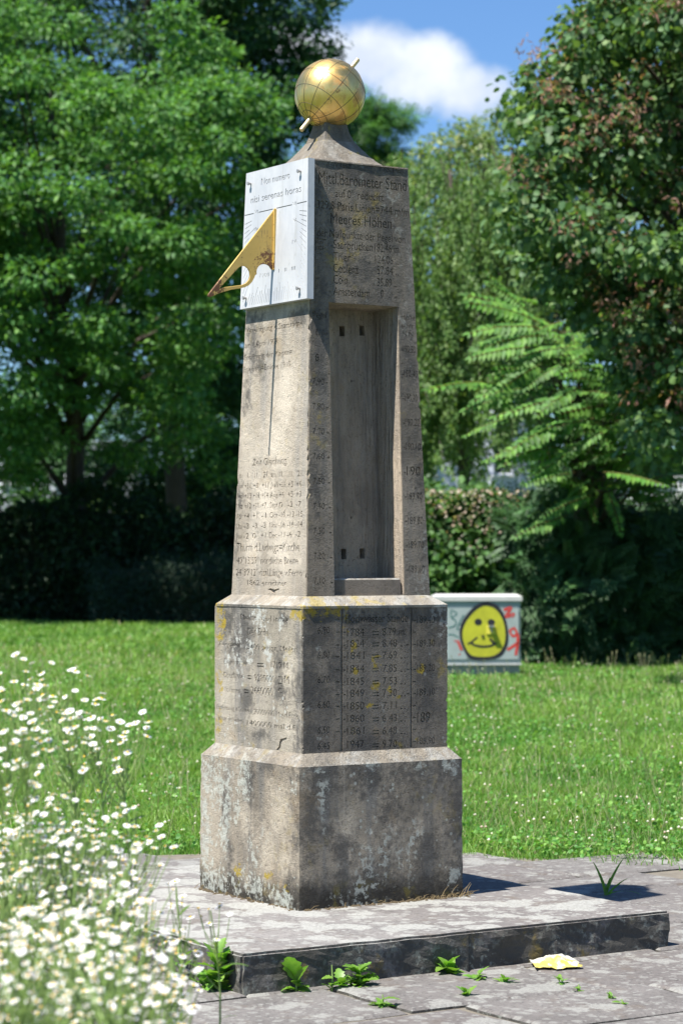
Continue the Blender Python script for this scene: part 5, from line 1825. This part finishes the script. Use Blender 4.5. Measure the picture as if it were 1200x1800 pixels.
# ------------------------------------------------------------------ distribution cabinet with graffiti
def build_cabinet():
    D = 31.6
    xl, xr = at(760, 1100, D).x, at(913, 1100, D).x
    w = xr - xl
    cx = (xl + xr) / 2
    dep = .36
    root = empty('utility_cabinet', (cx, D, 0), R(2))
    tag(root, 'grey utility cabinet sprayed with a yellow smiling face in front of the hedge', 'cabinet')
    zt = at(850, 1056, D).z; zl = at(850, 1044, D).z
    zb = at(850, 1168, D).z
    grey = plain('cabinet_grey_green', (.31, .36, .35), .6, var=.22, scale=5)
    greyd = plain('cabinet_frame_grey', (.29, .35, .345), .55, var=.10, scale=3)
    conc = plain('cabinet_lid_grey', (.48, .48, .46), .8, var=.2, scale=10, bump=.3)
    base = plain('cabinet_base_concrete', (.33, .33, .31), .9, var=.3, scale=14, bump=.4)
    b = MB(); b.box((0, 0, (zt + zb) / 2), (w - .02, dep, zt - zb)); b.build('body', greyd, root)
    b = MB()
    hw, hd = w / 2 + .012, dep / 2 + .03
    b.add([(-hw, -hd, zt), (hw, -hd, zt), (hw, hd, zt), (-hw, hd, zt), (-hw, -hd, zl - .03), (hw, -hd, zl - .03), (hw, hd, zl - .03), (-hw, hd, zl - .03),
           (-hw + .06, -hd + .08, zl), (hw - .06, -hd + .08, zl), (hw - .06, hd - .08, zl), (-hw + .06, hd - .08, zl)],
          [(0, 3, 2, 1), (0, 1, 5, 4), (1, 2, 6, 5), (2, 3, 7, 6), (3, 0, 4, 7), (4, 5, 9, 8), (5, 6, 10, 9), (6, 7, 11, 10), (7, 4, 8, 11), (8, 9, 10, 11)])
    b.build('lid', conc, root)
    b = MB(); b.box((0, 0, zb / 2 - .05), (w - .04, dep - .04, zb + .1)); b.build('base', base, root)
    b = MB(); b.box((0, -.012, zb + .012), (w + .004, dep + .03, .022)); b.build('bottom_rail', conc, root)
    # two doors with a narrow gap between them
    fy = -dep / 2
    split = at(844, 1100, D).x - cx
    z0, z1 = zb + .075, zt - .085
    doors = []
    for (x0, x1) in ((-w / 2 + .035, split - .002), (split + .002, w / 2 - .035)):
        b = MB(); b.box(((x0 + x1) / 2, fy - .008, (z0 + z1) / 2), (x1 - x0, .016, z1 - z0)); doors.append(b.build('door', grey, root))
    yface = fy - .016
    Mi = Matrix.Rotation(-R(2), 4, 'Z') @ Matrix.Translation((-cx, -D, 0))
    def px(u, v):
        o, d = Mi @ Vector((0, 0, EYE)), Mi.to_3x3() @ ray(u, v)
        q = o + d * ((yface - o.y) / d.y)
        return q.x, q.z
    k = lambda x, y: px(740 + x / 6, 1020 + y / 6)
    black = plain('black_spray_paint', (.012, .012, .016), .6, var=.4, scale=20)
    yel = plain('yellow_spray_paint', (.42, .42, .02), .65, var=.3, scale=9)
    red = plain('red_spray_paint', (.50, .04, .03), .6, var=.2, scale=9)
    teal = plain('dark_green_spray_paint', (.02, .12, .11), .6, var=.3, scale=9)
    def paint(name, polys, mat, layer):
        cu = bpy.data.curves.new('p', 'CURVE'); cu.dimensions = '2D'; cu.fill_mode = 'BOTH'; cu.extrude = .0004
        for poly in polys:
            sp = cu.splines.new('POLY'); q = [k(*p) for p in poly]; sp.points.add(len(q) - 1)
            for a, (x, z) in zip(sp.points, q): a.co = (x, z, 0, 1)
            sp.use_cyclic_u = True
        o = bpy.data.objects.new('p', cu); COL.objects.link(o)
        bpy.context.view_layer.update()
        me = bpy.data.meshes.new_from_object(o.evaluated_get(DG())); bpy.data.objects.remove(o)
        me.transform(Matrix(((1, 0, 0, 0), (0, 0, -1, yface - .0012 - layer * .0016), (0, 1, 0, 0), (0, 0, 0, 1))))
        me.materials.clear(); me.materials.append(mat); me.name = name
        return link(name, me, root)
    def smooth(pts, n=6, closed=True):
        out = []
        m = len(pts)
        rngi = range(m) if closed else range(m - 1)
        for i in rngi:
            g = lambda j: Vector((*pts[j % m if closed else max(0, min(m - 1, j))], 0))
            p0, p1, p2, p3 = g(i - 1), g(i), g(i + 1), g(i + 2)
            for s in range(n):
                t = s / n
                q = .5 * ((2 * p1) + (p2 - p0) * t + (2 * p0 - 5 * p1 + 4 * p2 - p3) * t * t + (3 * p1 - p0 - 3 * p2 + p3) * t ** 3)
                out.append((q.x, q.y))
        if not closed: out.append(tuple(pts[-1]))
        return out
    def stroke(pts, w, taper=False):
        q = smooth(pts, 5, False)
        L, Rr = [], []
        for i, p in enumerate(q):
            a, b2 = q[max(0, i - 1)], q[min(len(q) - 1, i + 1)]
            dx, dy = b2[0] - a[0], b2[1] - a[1]
            l = math.hypot(dx, dy) + 1e-6
            ww = w / 2 * (1 if not taper else (.45 + .55 * math.sin(math.pi * min(1, max(0, i / (len(q) - 1))) )))
            L.append((p[0] - dy / l * ww, p[1] + dx / l * ww)); Rr.append((p[0] + dy / l * ww, p[1] - dx / l * ww))
        return L + Rr[::-1]
    rim_out = smooth([(655, 232), (560, 275), (470, 370), (415, 470), (402, 580), (430, 700), (490, 810), (540, 838), (640, 845), (760, 830), (850, 790), (905, 690), (918, 580), (900, 450), (860, 340), (800, 265), (730, 236)])
    rim_in = smooth([(655, 272), (575, 315), (500, 395), (450, 480), (432, 580), (458, 690), (510, 775), (560, 800), (640, 808), (750, 798), (825, 755), (872, 675), (886, 575), (870, 455), (825, 355), (775, 300), (720, 276)])
    paint('painted_face', [rim_in], yel, 0)
    paint('painted_outline', [rim_out, rim_in], black, 1)
    for ex, ey in ((600, 440), (737, 445)):
        paint('painted_eye', [[(ex + 40 * math.cos(a), ey + 36 * math.sin(a)) for a in [2 * math.pi * i / 18 for i in range(18)]]], black, 1)
    paint('painted_mouth', [stroke([(488, 672), (530, 650), (590, 600)], 20), ], black, 1)
    paint('painted_mouth', [stroke([(520, 655), (560, 682), (640, 698), (720, 692), (775, 672)], 22)], black, 2)
    paint('painted_mouth', [stroke([(722, 610), (750, 648), (790, 675)], 24)], black, 3)
    for pts, w_ in (([(868, 315), (945, 292), (890, 385), (975, 355), (925, 430), (985, 470)], 30), ([(990, 500), (935, 530), (965, 590), (1005, 560), (985, 510)], 24),
                    ([(905, 735), (960, 700), (1020, 655)], 30), ([(1012, 560), (1016, 650), (995, 790)], 30), ([(345, 640), (395, 640)], 12), ([(385, 640), (405, 690), (425, 740)], 26), ([(398, 775), (408, 785)], 18)):
        paint('red_tag', [stroke(pts, w_)], red, .3 + .2 * (w_ % 3))
    for pts, w_ in (([(318, 305), (315, 390), (375, 350), (330, 320)], 10), ([(320, 400), (365, 430), (350, 480), (285, 500)], 11), ([(450, 365), (410, 430), (375, 510), (395, 515)], 11),
                    ([(395, 460), (430, 470)], 9), ([(285, 575), (330, 572), (395, 605)], 10)):
        paint('green_tag', [stroke(pts, w_)], teal, .4 if w_ == 10 else .55)
    # yellow lock plate with a swivel handle
    (lx0, lz0), (lx1, lz1) = k(688, 565), k(778, 478)
    lock = MB(); lock.box(((lx0 + lx1) / 2, yface - .010, (lz0 + lz1) / 2), (lx1 - lx0, .012, lz1 - lz0)); lk = lock.build('lock_plate', plain('yellow_label', (.75, .66, .08), .5), doors[1])
    hb = MB(); hx, hz = k(735, 500); hb.box((hx, yface - .05, hz + .02), (.075, .075, .018)); hb.box((hx, yface - .028, hz - .025), (.018, .022, .06)); hb.build('handle', plain('lock_metal', (.4, .4, .4), .35, .7), lk)
    sx, sz = k(648, 590); sb = MB(); sb.box((sx, yface - .008, sz), (.028, .010, .030)); sb.build('keyhole_cover', black, doors[1])


build_cabinet()


# ------------------------------------------------------------------ fleabane in the foreground
PETAL = plain('white_petals', (.80, .80, .80), .7, var=.04)
m_, t_, b_ = material('white_petal_tissue')
b_.inputs['Base Color'].default_value = (.84, .83, .85, 1); b_.inputs['Roughness'].default_value = .7
tr_ = t_.node('ShaderNodeBsdfTranslucent'); tr_.inputs['Color'].default_value = (.8, .8, .78, 1)
mx_ = t_.node('ShaderNodeMixShader'); mx_.inputs[0].default_value = .25
t_.l.new(b_.outputs[0], mx_.inputs[1]); t_.l.new(tr_.outputs[0], mx_.inputs[2]); t_.l.new(mx_.outputs[0], t_.n['Material Output'].inputs['Surface'])
PETAL = m_
DISC = plain('yellow_florets', (.68, .42, .015), .8, var=.25, scale=400)
STEM = plain('green_stem', (.20, .30, .075), .6, var=.3, scale=30)

def head_meshes():
    out = []
    rng = random.Random(1)
    for q in range(3):
        b = MB()
        n = 20
        cup = (.15, .35, -.05)[q]
        for k in range(n):
            a = 2 * math.pi * k / n + rng.uniform(-.08, .08)
            r = rng.uniform(.88, 1.05)
            c, s = math.cos(a), math.sin(a)
            w = .115
            z = cup * .5 + rng.uniform(-.05, .08)
            b.add([(c * .25 + s * .05, s * .25 - c * .05, .02), (c * .25 - s * .05, s * .25 + c * .05, .02), (c * r * .8 - s * w, s * r * .8 + c * w, z * .8), (c * r, s * r, z), (c * r * .8 + s * w, s * r * .8 - c * w, z * .8)],
                  [(0, 1, 2, 4), (4, 2, 3)])
        d = MB()
        rings = [(.34, .0), (.33, .13), (.2, .24), (.0, .28)]
        vs, fs = [], []
        for r, z in rings[:-1]:
            for k in range(10): vs.append((r * math.cos(2 * math.pi * k / 10), r * math.sin(2 * math.pi * k / 10), z))
        vs.append((0, 0, .28))
        for i in range(2):
            for k in range(10): fs.append((i * 10 + k, i * 10 + (k + 1) % 10, (i + 1) * 10 + (k + 1) % 10, (i + 1) * 10 + k))
        for k in range(10): fs.append((20 + k, 20 + (k + 1) % 10, 30))
        d.add(vs, fs)
        mp = b.mesh('flower_head'); mp.materials.append(PETAL)
        md = d.mesh('flower_disc', True); md.materials.append(DISC)
        out.append((mp, md))
    return out


HEADS = head_meshes()


def leaf_mesh(L, w, bend, name='leaf', teeth=0, col=None):
    """lance-shaped leaf along +x, arching down"""
    b = MB()
    K = 8
    rows = []
    for i in range(K + 1):
        f = i / K
        ww = w * math.sin(math.pi * min(1, f * .92 + .06)) ** .8
        if teeth: ww *= 1 + teeth * (.5 if i % 2 else -.5)
        z = -bend * f * f
        rows.append([(L * f, -ww, z + .25 * ww), (L * f, 0, z), (L * f, ww, z + .25 * ww)])
    vs = [p for r in rows for p in r]
    fs = []
    for i in range(K):
        for j in range(2):
            fs.append((i * 3 + j, (i + 1) * 3 + j, (i + 1) * 3 + j + 1, i * 3 + j + 1))
    b.add(vs, fs)
    me = b.mesh(name, True)
    return me


def weed_leaf_material(name, c1, c2):
    m, t, b = material(name)
    P = t.pos()
    c = t.mix(t.step(t.noise(P, 30, 5, .6), .35, .65), c1, c2)
    c = t.mix(t.math('MULTIPLY', t.node('ShaderNodeObjectInfo').outputs['Random'], .45), c, (.20, .26, .05))
    c = t.mix(t.math('MULTIPLY', t.step(t.noise(P, 70, 4, .7, off=3.), .62, .7), .6), c, (.16, .13, .04))
    t.put(b.inputs['Base Color'], c)
    b.inputs['Roughness'].default_value = .45
    tr = t.node('ShaderNodeBsdfTranslucent'); t.put(tr.inputs['Color'], t.mix(1.0, c, (1.2, 1.4, .5), 'MULTIPLY'))
    mx = t.node('ShaderNodeMixShader'); mx.inputs[0].default_value = .35
    t.l.new(b.outputs[0], mx.inputs[1]); t.l.new(tr.outputs[0], mx.inputs[2]); t.l.new(mx.outputs[0], t.n['Material Output'].inputs['Surface'])
    return m


WLEAF = weed_leaf_material('weed_leaf', (.10, .26, .03), (.18, .36, .05))
FLEAF = weed_leaf_material('fleabane_leaf', (.075, .15, .03), (.12, .21, .05))
FL_LEAVES = []
for L, w, bd in ((.075, .009, .02), (.095, .011, .035), (.06, .007, .008)):
    me = leaf_mesh(L, w, bd); me.materials.append(FLEAF); FL_LEAVES.append(me)


def fleabane(u, v, D, n, label, group=None, seed=0, spread=.085, drop=.16, base_du=0, hs=1.0):
    rng = random.Random(seed)
    top = at(u, v, D)
    base = Vector((top.x + base_du * .01 + rng.uniform(-.05, .05), D + rng.uniform(-.1, .1), -.03))
    root = empty('fleabane_plant', base)
    tag(root, label, 'flower', group)
    sb = MB()
    T = top - base
    bend = Vector((rng.uniform(-.04, .04), rng.uniform(-.04, .04), 0))
    main = []
    for i in range(9):
        f = i / 8
        main.append(T * f + bend * math.sin(math.pi * f))
    sb.tube(main, [.0042 - .0024 * i / 8 for i in range(9)], 6)
    heads = []
    for k in range(n):
        a = rng.uniform(0, 2 * math.pi)
        r = spread * math.sqrt(rng.random())
        tip = T + Vector((r * math.cos(a), r * math.sin(a), -drop * (rng.random() ** 1.2) + .02))
        f = max(.45, 1 - (.09 + r * .9 + (T.z - tip.z) * .8) / max(T.z, .2))
        i = f * 8; j = min(7, int(i))
        st = main[j].lerp(main[j + 1], i - j)
        mid = st.lerp(tip, .55) + Vector((tip.x - st.x, tip.y - st.y, 0)) * .18
        sb.tube([st, mid, tip], [.0015, .0012, .0010], 4, cap=False)
        heads.append((tip, (tip - mid).normalized()))
    sb.build('stem', STEM, root)
    for (tip, d) in heads:
        q = rng.randrange(3)
        s = rng.uniform(.0072, .0122) * hs
        nrm = (d * .5 + Vector((rng.uniform(-.65, .55) - .12, rng.uniform(-.75, .5) - .15, 1.0))).normalized()
        h = link('flower_head', HEADS[q][0], root)
        h.matrix_local = Matrix.Translation(tip) @ nrm.to_track_quat('Z', 'Y').to_matrix().to_4x4() @ Matrix.Rotation(rng.uniform(0, 6.28), 4, 'Z') @ Matrix.Scale(s, 4)
        dd = link('flower_disc', HEADS[q][1], h)
    for k in range(rng.randint(5, 8)):
        f = rng.uniform(.3, .93)
        i = f * 8; j = min(7, int(i))
        st = main[j].lerp(main[j + 1], i - j)
        o = link('leaf', FL_LEAVES[k % 3], root)
        o.matrix_local = Matrix.Translation(st) @ Matrix.Rotation(rng.uniform(0, 6.28), 4, 'Z') @ Matrix.Rotation(rng.uniform(-.9, -.2), 4, 'Y') @ Matrix.Scale(rng.uniform(.7, 1.2) * (1.2 - .5 * f), 4)
    return root


tall = [(45, 1165, 6.0, 12, 'topmost white fleabane plant at the left edge of the picture'),
        (105, 1190, 6.3, 9, 'tall white fleabane just right of the topmost one at the left'),
        (22, 1240, 5.7, 12, 'white fleabane plant cut by the left edge, below the topmost one'),
        (165, 1235, 6.4, 11, 'white fleabane leaning right, reaching farthest into the lawn'),
        (120, 1265, 6.1, 10, 'white fleabane in the middle of the upper flower group at the left'),
        (205, 1255, 6.5, 5, 'small white fleabane spray standing out alone against the lawn'),
        (55, 1290, 5.6, 10, 'white fleabane low in the upper flower group by the left edge'),
        (370, 1600, 6.6, 6, 'thin white fleabane stalk in front of the lit side of the step'),
        (310, 1560, 6.4, 7, 'white fleabane stalk in front of the far left end of the step'),
        (240, 1425, 6.2, 8, 'white fleabane spray standing up beside the plinth, above the dense flowers')]
for i, (u, v, D, n, lab) in enumerate(tall):
    fleabane(u, v, D, n + (16 if u < 300 else 4), lab, 'single fleabane plants', 100 + i, .095 if u < 300 else .06, .17, hs=1.15)
rngp = random.Random(33)
bands = [(12, -40, 190, 1395, 1470, 5.7, 6.5, 'white fleabane plant in the upper fringe of the dense flower mass, against the lawn', 'fleabane in the upper fringe of the flower mass', 22),
         (14, -50, 270, 1470, 1590, 5.2, 6.2, 'white fleabane plant in the middle of the dense flower mass at the left', 'fleabane in the middle of the flower mass', 26),
         (16, -50, 265, 1600, 1780, 4.4, 5.4, 'white fleabane plant in the nearest flowers along the bottom left corner', 'fleabane along the bottom left corner', 30)]
q = 0
for (n_, u0, u1, v0, v1, d0, d1, lab, grp, heads_) in bands:
    for i in range(n_):
        u = u0 + (u1 - u0) * ((i * .618) % 1.0) + rngp.uniform(-15, 15)
        v = rngp.uniform(v0, v1)
        fleabane(u, v, rngp.uniform(d0, d1), int(heads_ * 1.45) + rngp.randint(-6, 6), lab, grp, 200 + q, .14, .16, hs=1.0)
        q += 1
for i, (u, v, D) in enumerate([(305, 1690, 5.6), (300, 1745, 5.3), (285, 1640, 5.9), (330, 1650, 6.0)]):
    fleabane(u, v, D, 10, ('white fleabane over the paving left of the lush weed', 'lowest white fleabane over the paving at the bottom edge', 'white fleabane over the end of the step',
                           'rightmost white fleabane stalk, in front of the lit corner of the step')[i], 'single fleabane plants', 300 + i, .06, .2, hs=1.15)


# ------------------------------------------------------------------ weeds, tuft, litter
def weed(u, v, label, leaves_, seed, teeth=.3, hgt=.0, flower=False, name='weed_plant'):
    """rosette of separate leaves at the paving joint; leaves_: (count, length, width, lift deg range)"""
    rng = random.Random(seed)
    p = ground_at(u, v, .0)
    root = empty(name, (p.x, p.y, -.004))
    tag(root, label, 'weed')
    for (cnt, L, w, lo, hi, z) in leaves_:
        meshes = []
        for q in range(2):
            me = leaf_mesh(L * (1 - .15 * q), w, L * (.3 + .2 * q), teeth=teeth); me.materials.append(WLEAF); meshes.append(me)
        for k in range(cnt):
            a = 2 * math.pi * k / cnt + rng.uniform(-.5, .5)
            o = link('leaf', meshes[k % 2], root)
            o.matrix_local = (Matrix.Translation((rng.uniform(-.006, .006), rng.uniform(-.006, .006), rng.uniform(0, z))) @ Matrix.Rotation(a, 4, 'Z')
                              @ Matrix.Rotation(-R(rng.uniform(lo, hi)), 4, 'Y') @ Matrix.Rotation(rng.uniform(-.4, .4), 4, 'X') @ Matrix.Scale(rng.uniform(.7, 1.15), 4))
    b = MB()
    zt = max(l[5] for l in leaves_) + .012
    b.tube([(0, 0, -.01), (.002, 0, zt * .5), (0, .003, zt)], [.004, .003, .002], 5)
    b.build('stem', STEM, root)
    if flower:
        fb = MB()
        for k in range(6):
            q = Vector((rng.uniform(-.05, .05), rng.uniform(-.02, .02), zt + rng.uniform(0, .05)))
            fb.tube([(0, 0, zt * .7), q], [.0012, .0008], 4)
        fb.build('flower_stalk', STEM, root)
    return root


weed(388, 1742, 'lush leafy weed against the lit corner of the step', [(11, .11, .034, 35, 80, .09), (16, .085, .030, 5, 50, .07), (8, .07, .028, 40, 80, .14)], 1, .45)
weed(357, 1738, 'small leafy weed left of the lush one, beside the flowers', [(8, .075, .018, 20, 70, .07), (5, .05, .015, 10, 50, .03)], 2, .3)
weed(318, 1725, 'fine weed half hidden by the flowers at the lit side of the step', [(9, .08, .010, 30, 80, .09)], 14, .2)
weed(520, 1742, 'weed with one large upright leaf at the dark side of the step, nearest the corner', [(3, .11, .034, 55, 80, .05), (6, .055, .022, 10, 45, .03)], 3, .3)
weed(583, 1738, 'thin weed with a single raised leaf, second from the corner of the step', [(2, .055, .020, 20, 50, .075), (4, .04, .013, 10, 50, .02)], 4, .3)
weed(632, 1735, 'wide bushy weed at the foot of the step, third from its corner', [(18, .07, .018, 15, 70, .06), (16, .06, .016, 0, 40, .03)], 5, .6)
weed(600, 1737, 'low weed squeezed between the raised leaf and the bushy weed', [(6, .05, .016, 20, 70, .03)], 15, .4)
weed(788, 1712, 'broad leaved weed by the joint of the step', [(8, .085, .024, 10, 55, .02), (4, .06, .02, 40, 70, .03)], 6, .1)
weed(840, 1722, 'low creeping weed right of the joint of the step', [(9, .05, .014, 5, 30, .01), (4, .05, .012, 30, 60, .02)], 7, .3)
weed(885, 1728, 'tiny upright weed left of the yellow wrapper', [(6, .045, .011, 15, 70, .02)], 8, .3)
weed(672, 1768, 'small sprawling weed out on the paving in the foreground', [(8, .055, .014, 15, 60, .03), (3, .06, .012, 5, 20, .01)], 9, .4)
weed(820, 1752, 'little two leaved weed on the paving below the joint of the step', [(5, .05, .014, 25, 70, .02)], 10, .3)
weed(986, 1730, 'small feathery weed on the paving right below the yellow wrapper', [(10, .035, .010, 15, 70, .02)], 11, .4)
weed(1016, 1742, 'tiny seedling right of the feathery weed on the paving', [(4, .03, .010, 15, 60, .015)], 12, .3)
weed(1072, 1757, 'mossy green weed tuft near the right edge of the paving', [(12, .028, .006, 15, 80, .01)], 13, .0)
weed(1092, 1766, 'pale small weed beside the mossy tuft at the right', [(7, .03, .006, 10, 50, .01)], 16, .0)
weed(1078, 1672, 'small weed at the foot of the step, left of its far right corner', [(6, .03, .010, 10, 60, .015)], 17, .3)


def tuft(u, v, label, blades, seed):
    p = ground_at(u, v, 0)
    rng = random.Random(seed)
    root = empty('grass_tuft', (p.x, p.y, -.005)); tag(root, label, 'grass tuft')
    for (dx, h, bend) in blades:
        K = 9
        b = MB()
        vs, fs = [], []
        for i in range(K + 1):
            f = i / K
            w = .011 * (1 - f) ** .6 * (.7 + .6 * f if f < .5 else 1)
            x = dx * f ** 1.4; z = h * f - bend * f ** 3
            vs += [(x - w * .9, 0.004 * math.sin(i), z + w * .25), (x, .004, z), (x + w * .9, .004 * math.sin(i), z + w * .25)]
        for i in range(K):
            for j in range(2): fs.append((i * 3 + j, i * 3 + j + 1, (i + 1) * 3 + j + 1, (i + 1) * 3 + j))
        b.add(vs, fs)
        o = b.build('blade', WLEAF, root, smooth=True)
        o.location = (rng.uniform(-.01, .01), rng.uniform(-.015, .015), 0)
        o.rotation_euler = (0, 0, rng.uniform(-.3, .3))


tuft(1066, 1574, 'tuft of broad grass blades behind the right corner of the step', [(-.06, .17, .01), (.085, .19, .01), (.10, .10, .02), (.16, .06, .05), (.02, .09, .0)], 4)
tuft(160, 1640, 'broad green blade standing among the flowers at the left', [(-.01, .16, .0), (.02, .12, .0)], 6)


def wrapper():
    p0, p1 = ground_at(936, 1700), ground_at(1016, 1697)
    root_c = (p0 + p1) / 2
    w = (p1 - p0).length
    n, m = 11, 6
    vs, fs = [], []
    rw = random.Random(5)
    for j in range(m + 1):
        for i in range(n + 1):
            fx, fy = i / n, j / m
            x = (fx - .5) * w + rw.uniform(-.006, .006)
            y = (fy - .5) * .125 + rw.uniform(-.007, .007)
            hump = max(0, 1 - (abs(fx - .5) * 2.0) ** 3) * max(0, 1 - (abs(fy - .58) * 2.1) ** 2)
            z = .006 + .024 * hump + rw.uniform(-.006, .009) * (.5 + hump)
            if j == 0 and i in (5, 6): y -= .022; z = .003          # a pulled-out flap
            if i in (0, n): z = rw.uniform(.004, .016)
            if j == 0: z = min(z, .006)
            vs.append((x, y, max(.002, z)))
    for j in range(m):
        for i in range(n):
            q = (j * (n + 1) + i, j * (n + 1) + i + 1, (j + 1) * (n + 1) + i + 1, (j + 1) * (n + 1) + i)
            fs += [(q[0], q[1], q[2]), (q[0], q[2], q[3])] if (i + j) % 2 else [(q[0], q[1], q[3]), (q[1], q[2], q[3])]
    b = MB(); b.add(vs, fs)
    mt, t, bs = material('wrapper_film')
    tc = t.node('ShaderNodeTexCoord').outputs['Object']
    s = t.node('ShaderNodeSeparateXYZ'); t.l.new(tc, s.inputs[0])
    nz = t.noise(tc, 14, 3, .5)
    msk = t.step(t.math('ADD', s.outputs[1], t.math('MULTIPLY', nz, .05)), .012, .03)
    msk2 = t.step(t.noise(tc, 24, 3, .5, off=4.), .56, .6)
    c = t.mix(t.math('MAXIMUM', msk, t.math('MULTIPLY', msk2, .8)), (.52, .42, .10), (.52, .50, .42))
    t.put(bs.inputs['Base Color'], c)
    bs.inputs['Roughness'].default_value = .35
    o = b.build('snack_wrapper', mt, None)
    o.location = root_c + Vector((0, .01, 0))
    o.rotation_euler = (0, 0, R(6))
    tag(o, 'crumpled yellow and white wrapper lying on the paving against the step', 'wrapper')
    sol = o.modifiers.new('thickness', 'SOLIDIFY'); sol.thickness = .0008


wrapper()


def dry_grass():
    """withered stalks and crumbs gathered along the foot of the plinth"""
    rng = random.Random(12)
    b = MB()
    for k in range(95):
        s = rng.random()
        x = rng.uniform(.12, W1 + .02) if rng.random() < .75 else rng.uniform(-W1, W1)
        y = -W1 - abs(rng.gauss(0, .018)) - .006
        if rng.random() < .25:
            x, y = -W1 - abs(rng.gauss(0, .015)) - .006, rng.uniform(-W1, W1)
        a = rng.uniform(0, 6.28); L = rng.uniform(.012, .05)
        p = Vector((x, y, Z0 + .002)); q = p + Vector((math.cos(a) * L, math.sin(a) * L * .5, rng.uniform(0, .02)))
        if k % 14 == 0 and x > .2: q = p + Vector((rng.uniform(.02, .06), rng.uniform(-.01, .01), rng.uniform(.03, .055)))
        b.tube([p, p.lerp(q, .5) + Vector((0, 0, .006)), q], [.0013, .0012, .0007], 3, cap=False)
    o = b.build('dry_grass', plain('withered_straw', (.20, .145, .07), .9, var=.5, scale=30), None)
    o.matrix_world = MON
    tag(o, 'withered brown stalks gathered along the foot of the plinth', 'dry grass', kind='stuff')
    d = MB()
    for k in range(240):
        e = rng.random()
        if rng.random() < .7: x, y = rng.uniform(-W1 - .01, W1 + .01), -W1 - abs(rng.gauss(0, .016))
        else: x, y = -W1 - abs(rng.gauss(0, .014)), rng.uniform(-W1, W1)
        s = rng.uniform(.003, .010)
        d.add([(x - s, y - s, Z0 - .001), (x + s, y - s, Z0 - .001), (x + s, y + s, Z0 - .001), (x - s, y + s, Z0 - .001), (x + rng.uniform(-s, s) * .4, y, Z0 + s * .7)],
              [(0, 1, 4), (1, 2, 4), (2, 3, 4), (3, 0, 4)])
    o = d.build('soil_crumbs', plain('dark_soil', (.075, .055, .03), 1, var=.5, scale=60), None)
    o.matrix_world = MON
    tag(o, 'dark soil and moss crumbs along the foot of the plinth', 'soil', kind='stuff')


dry_grass()
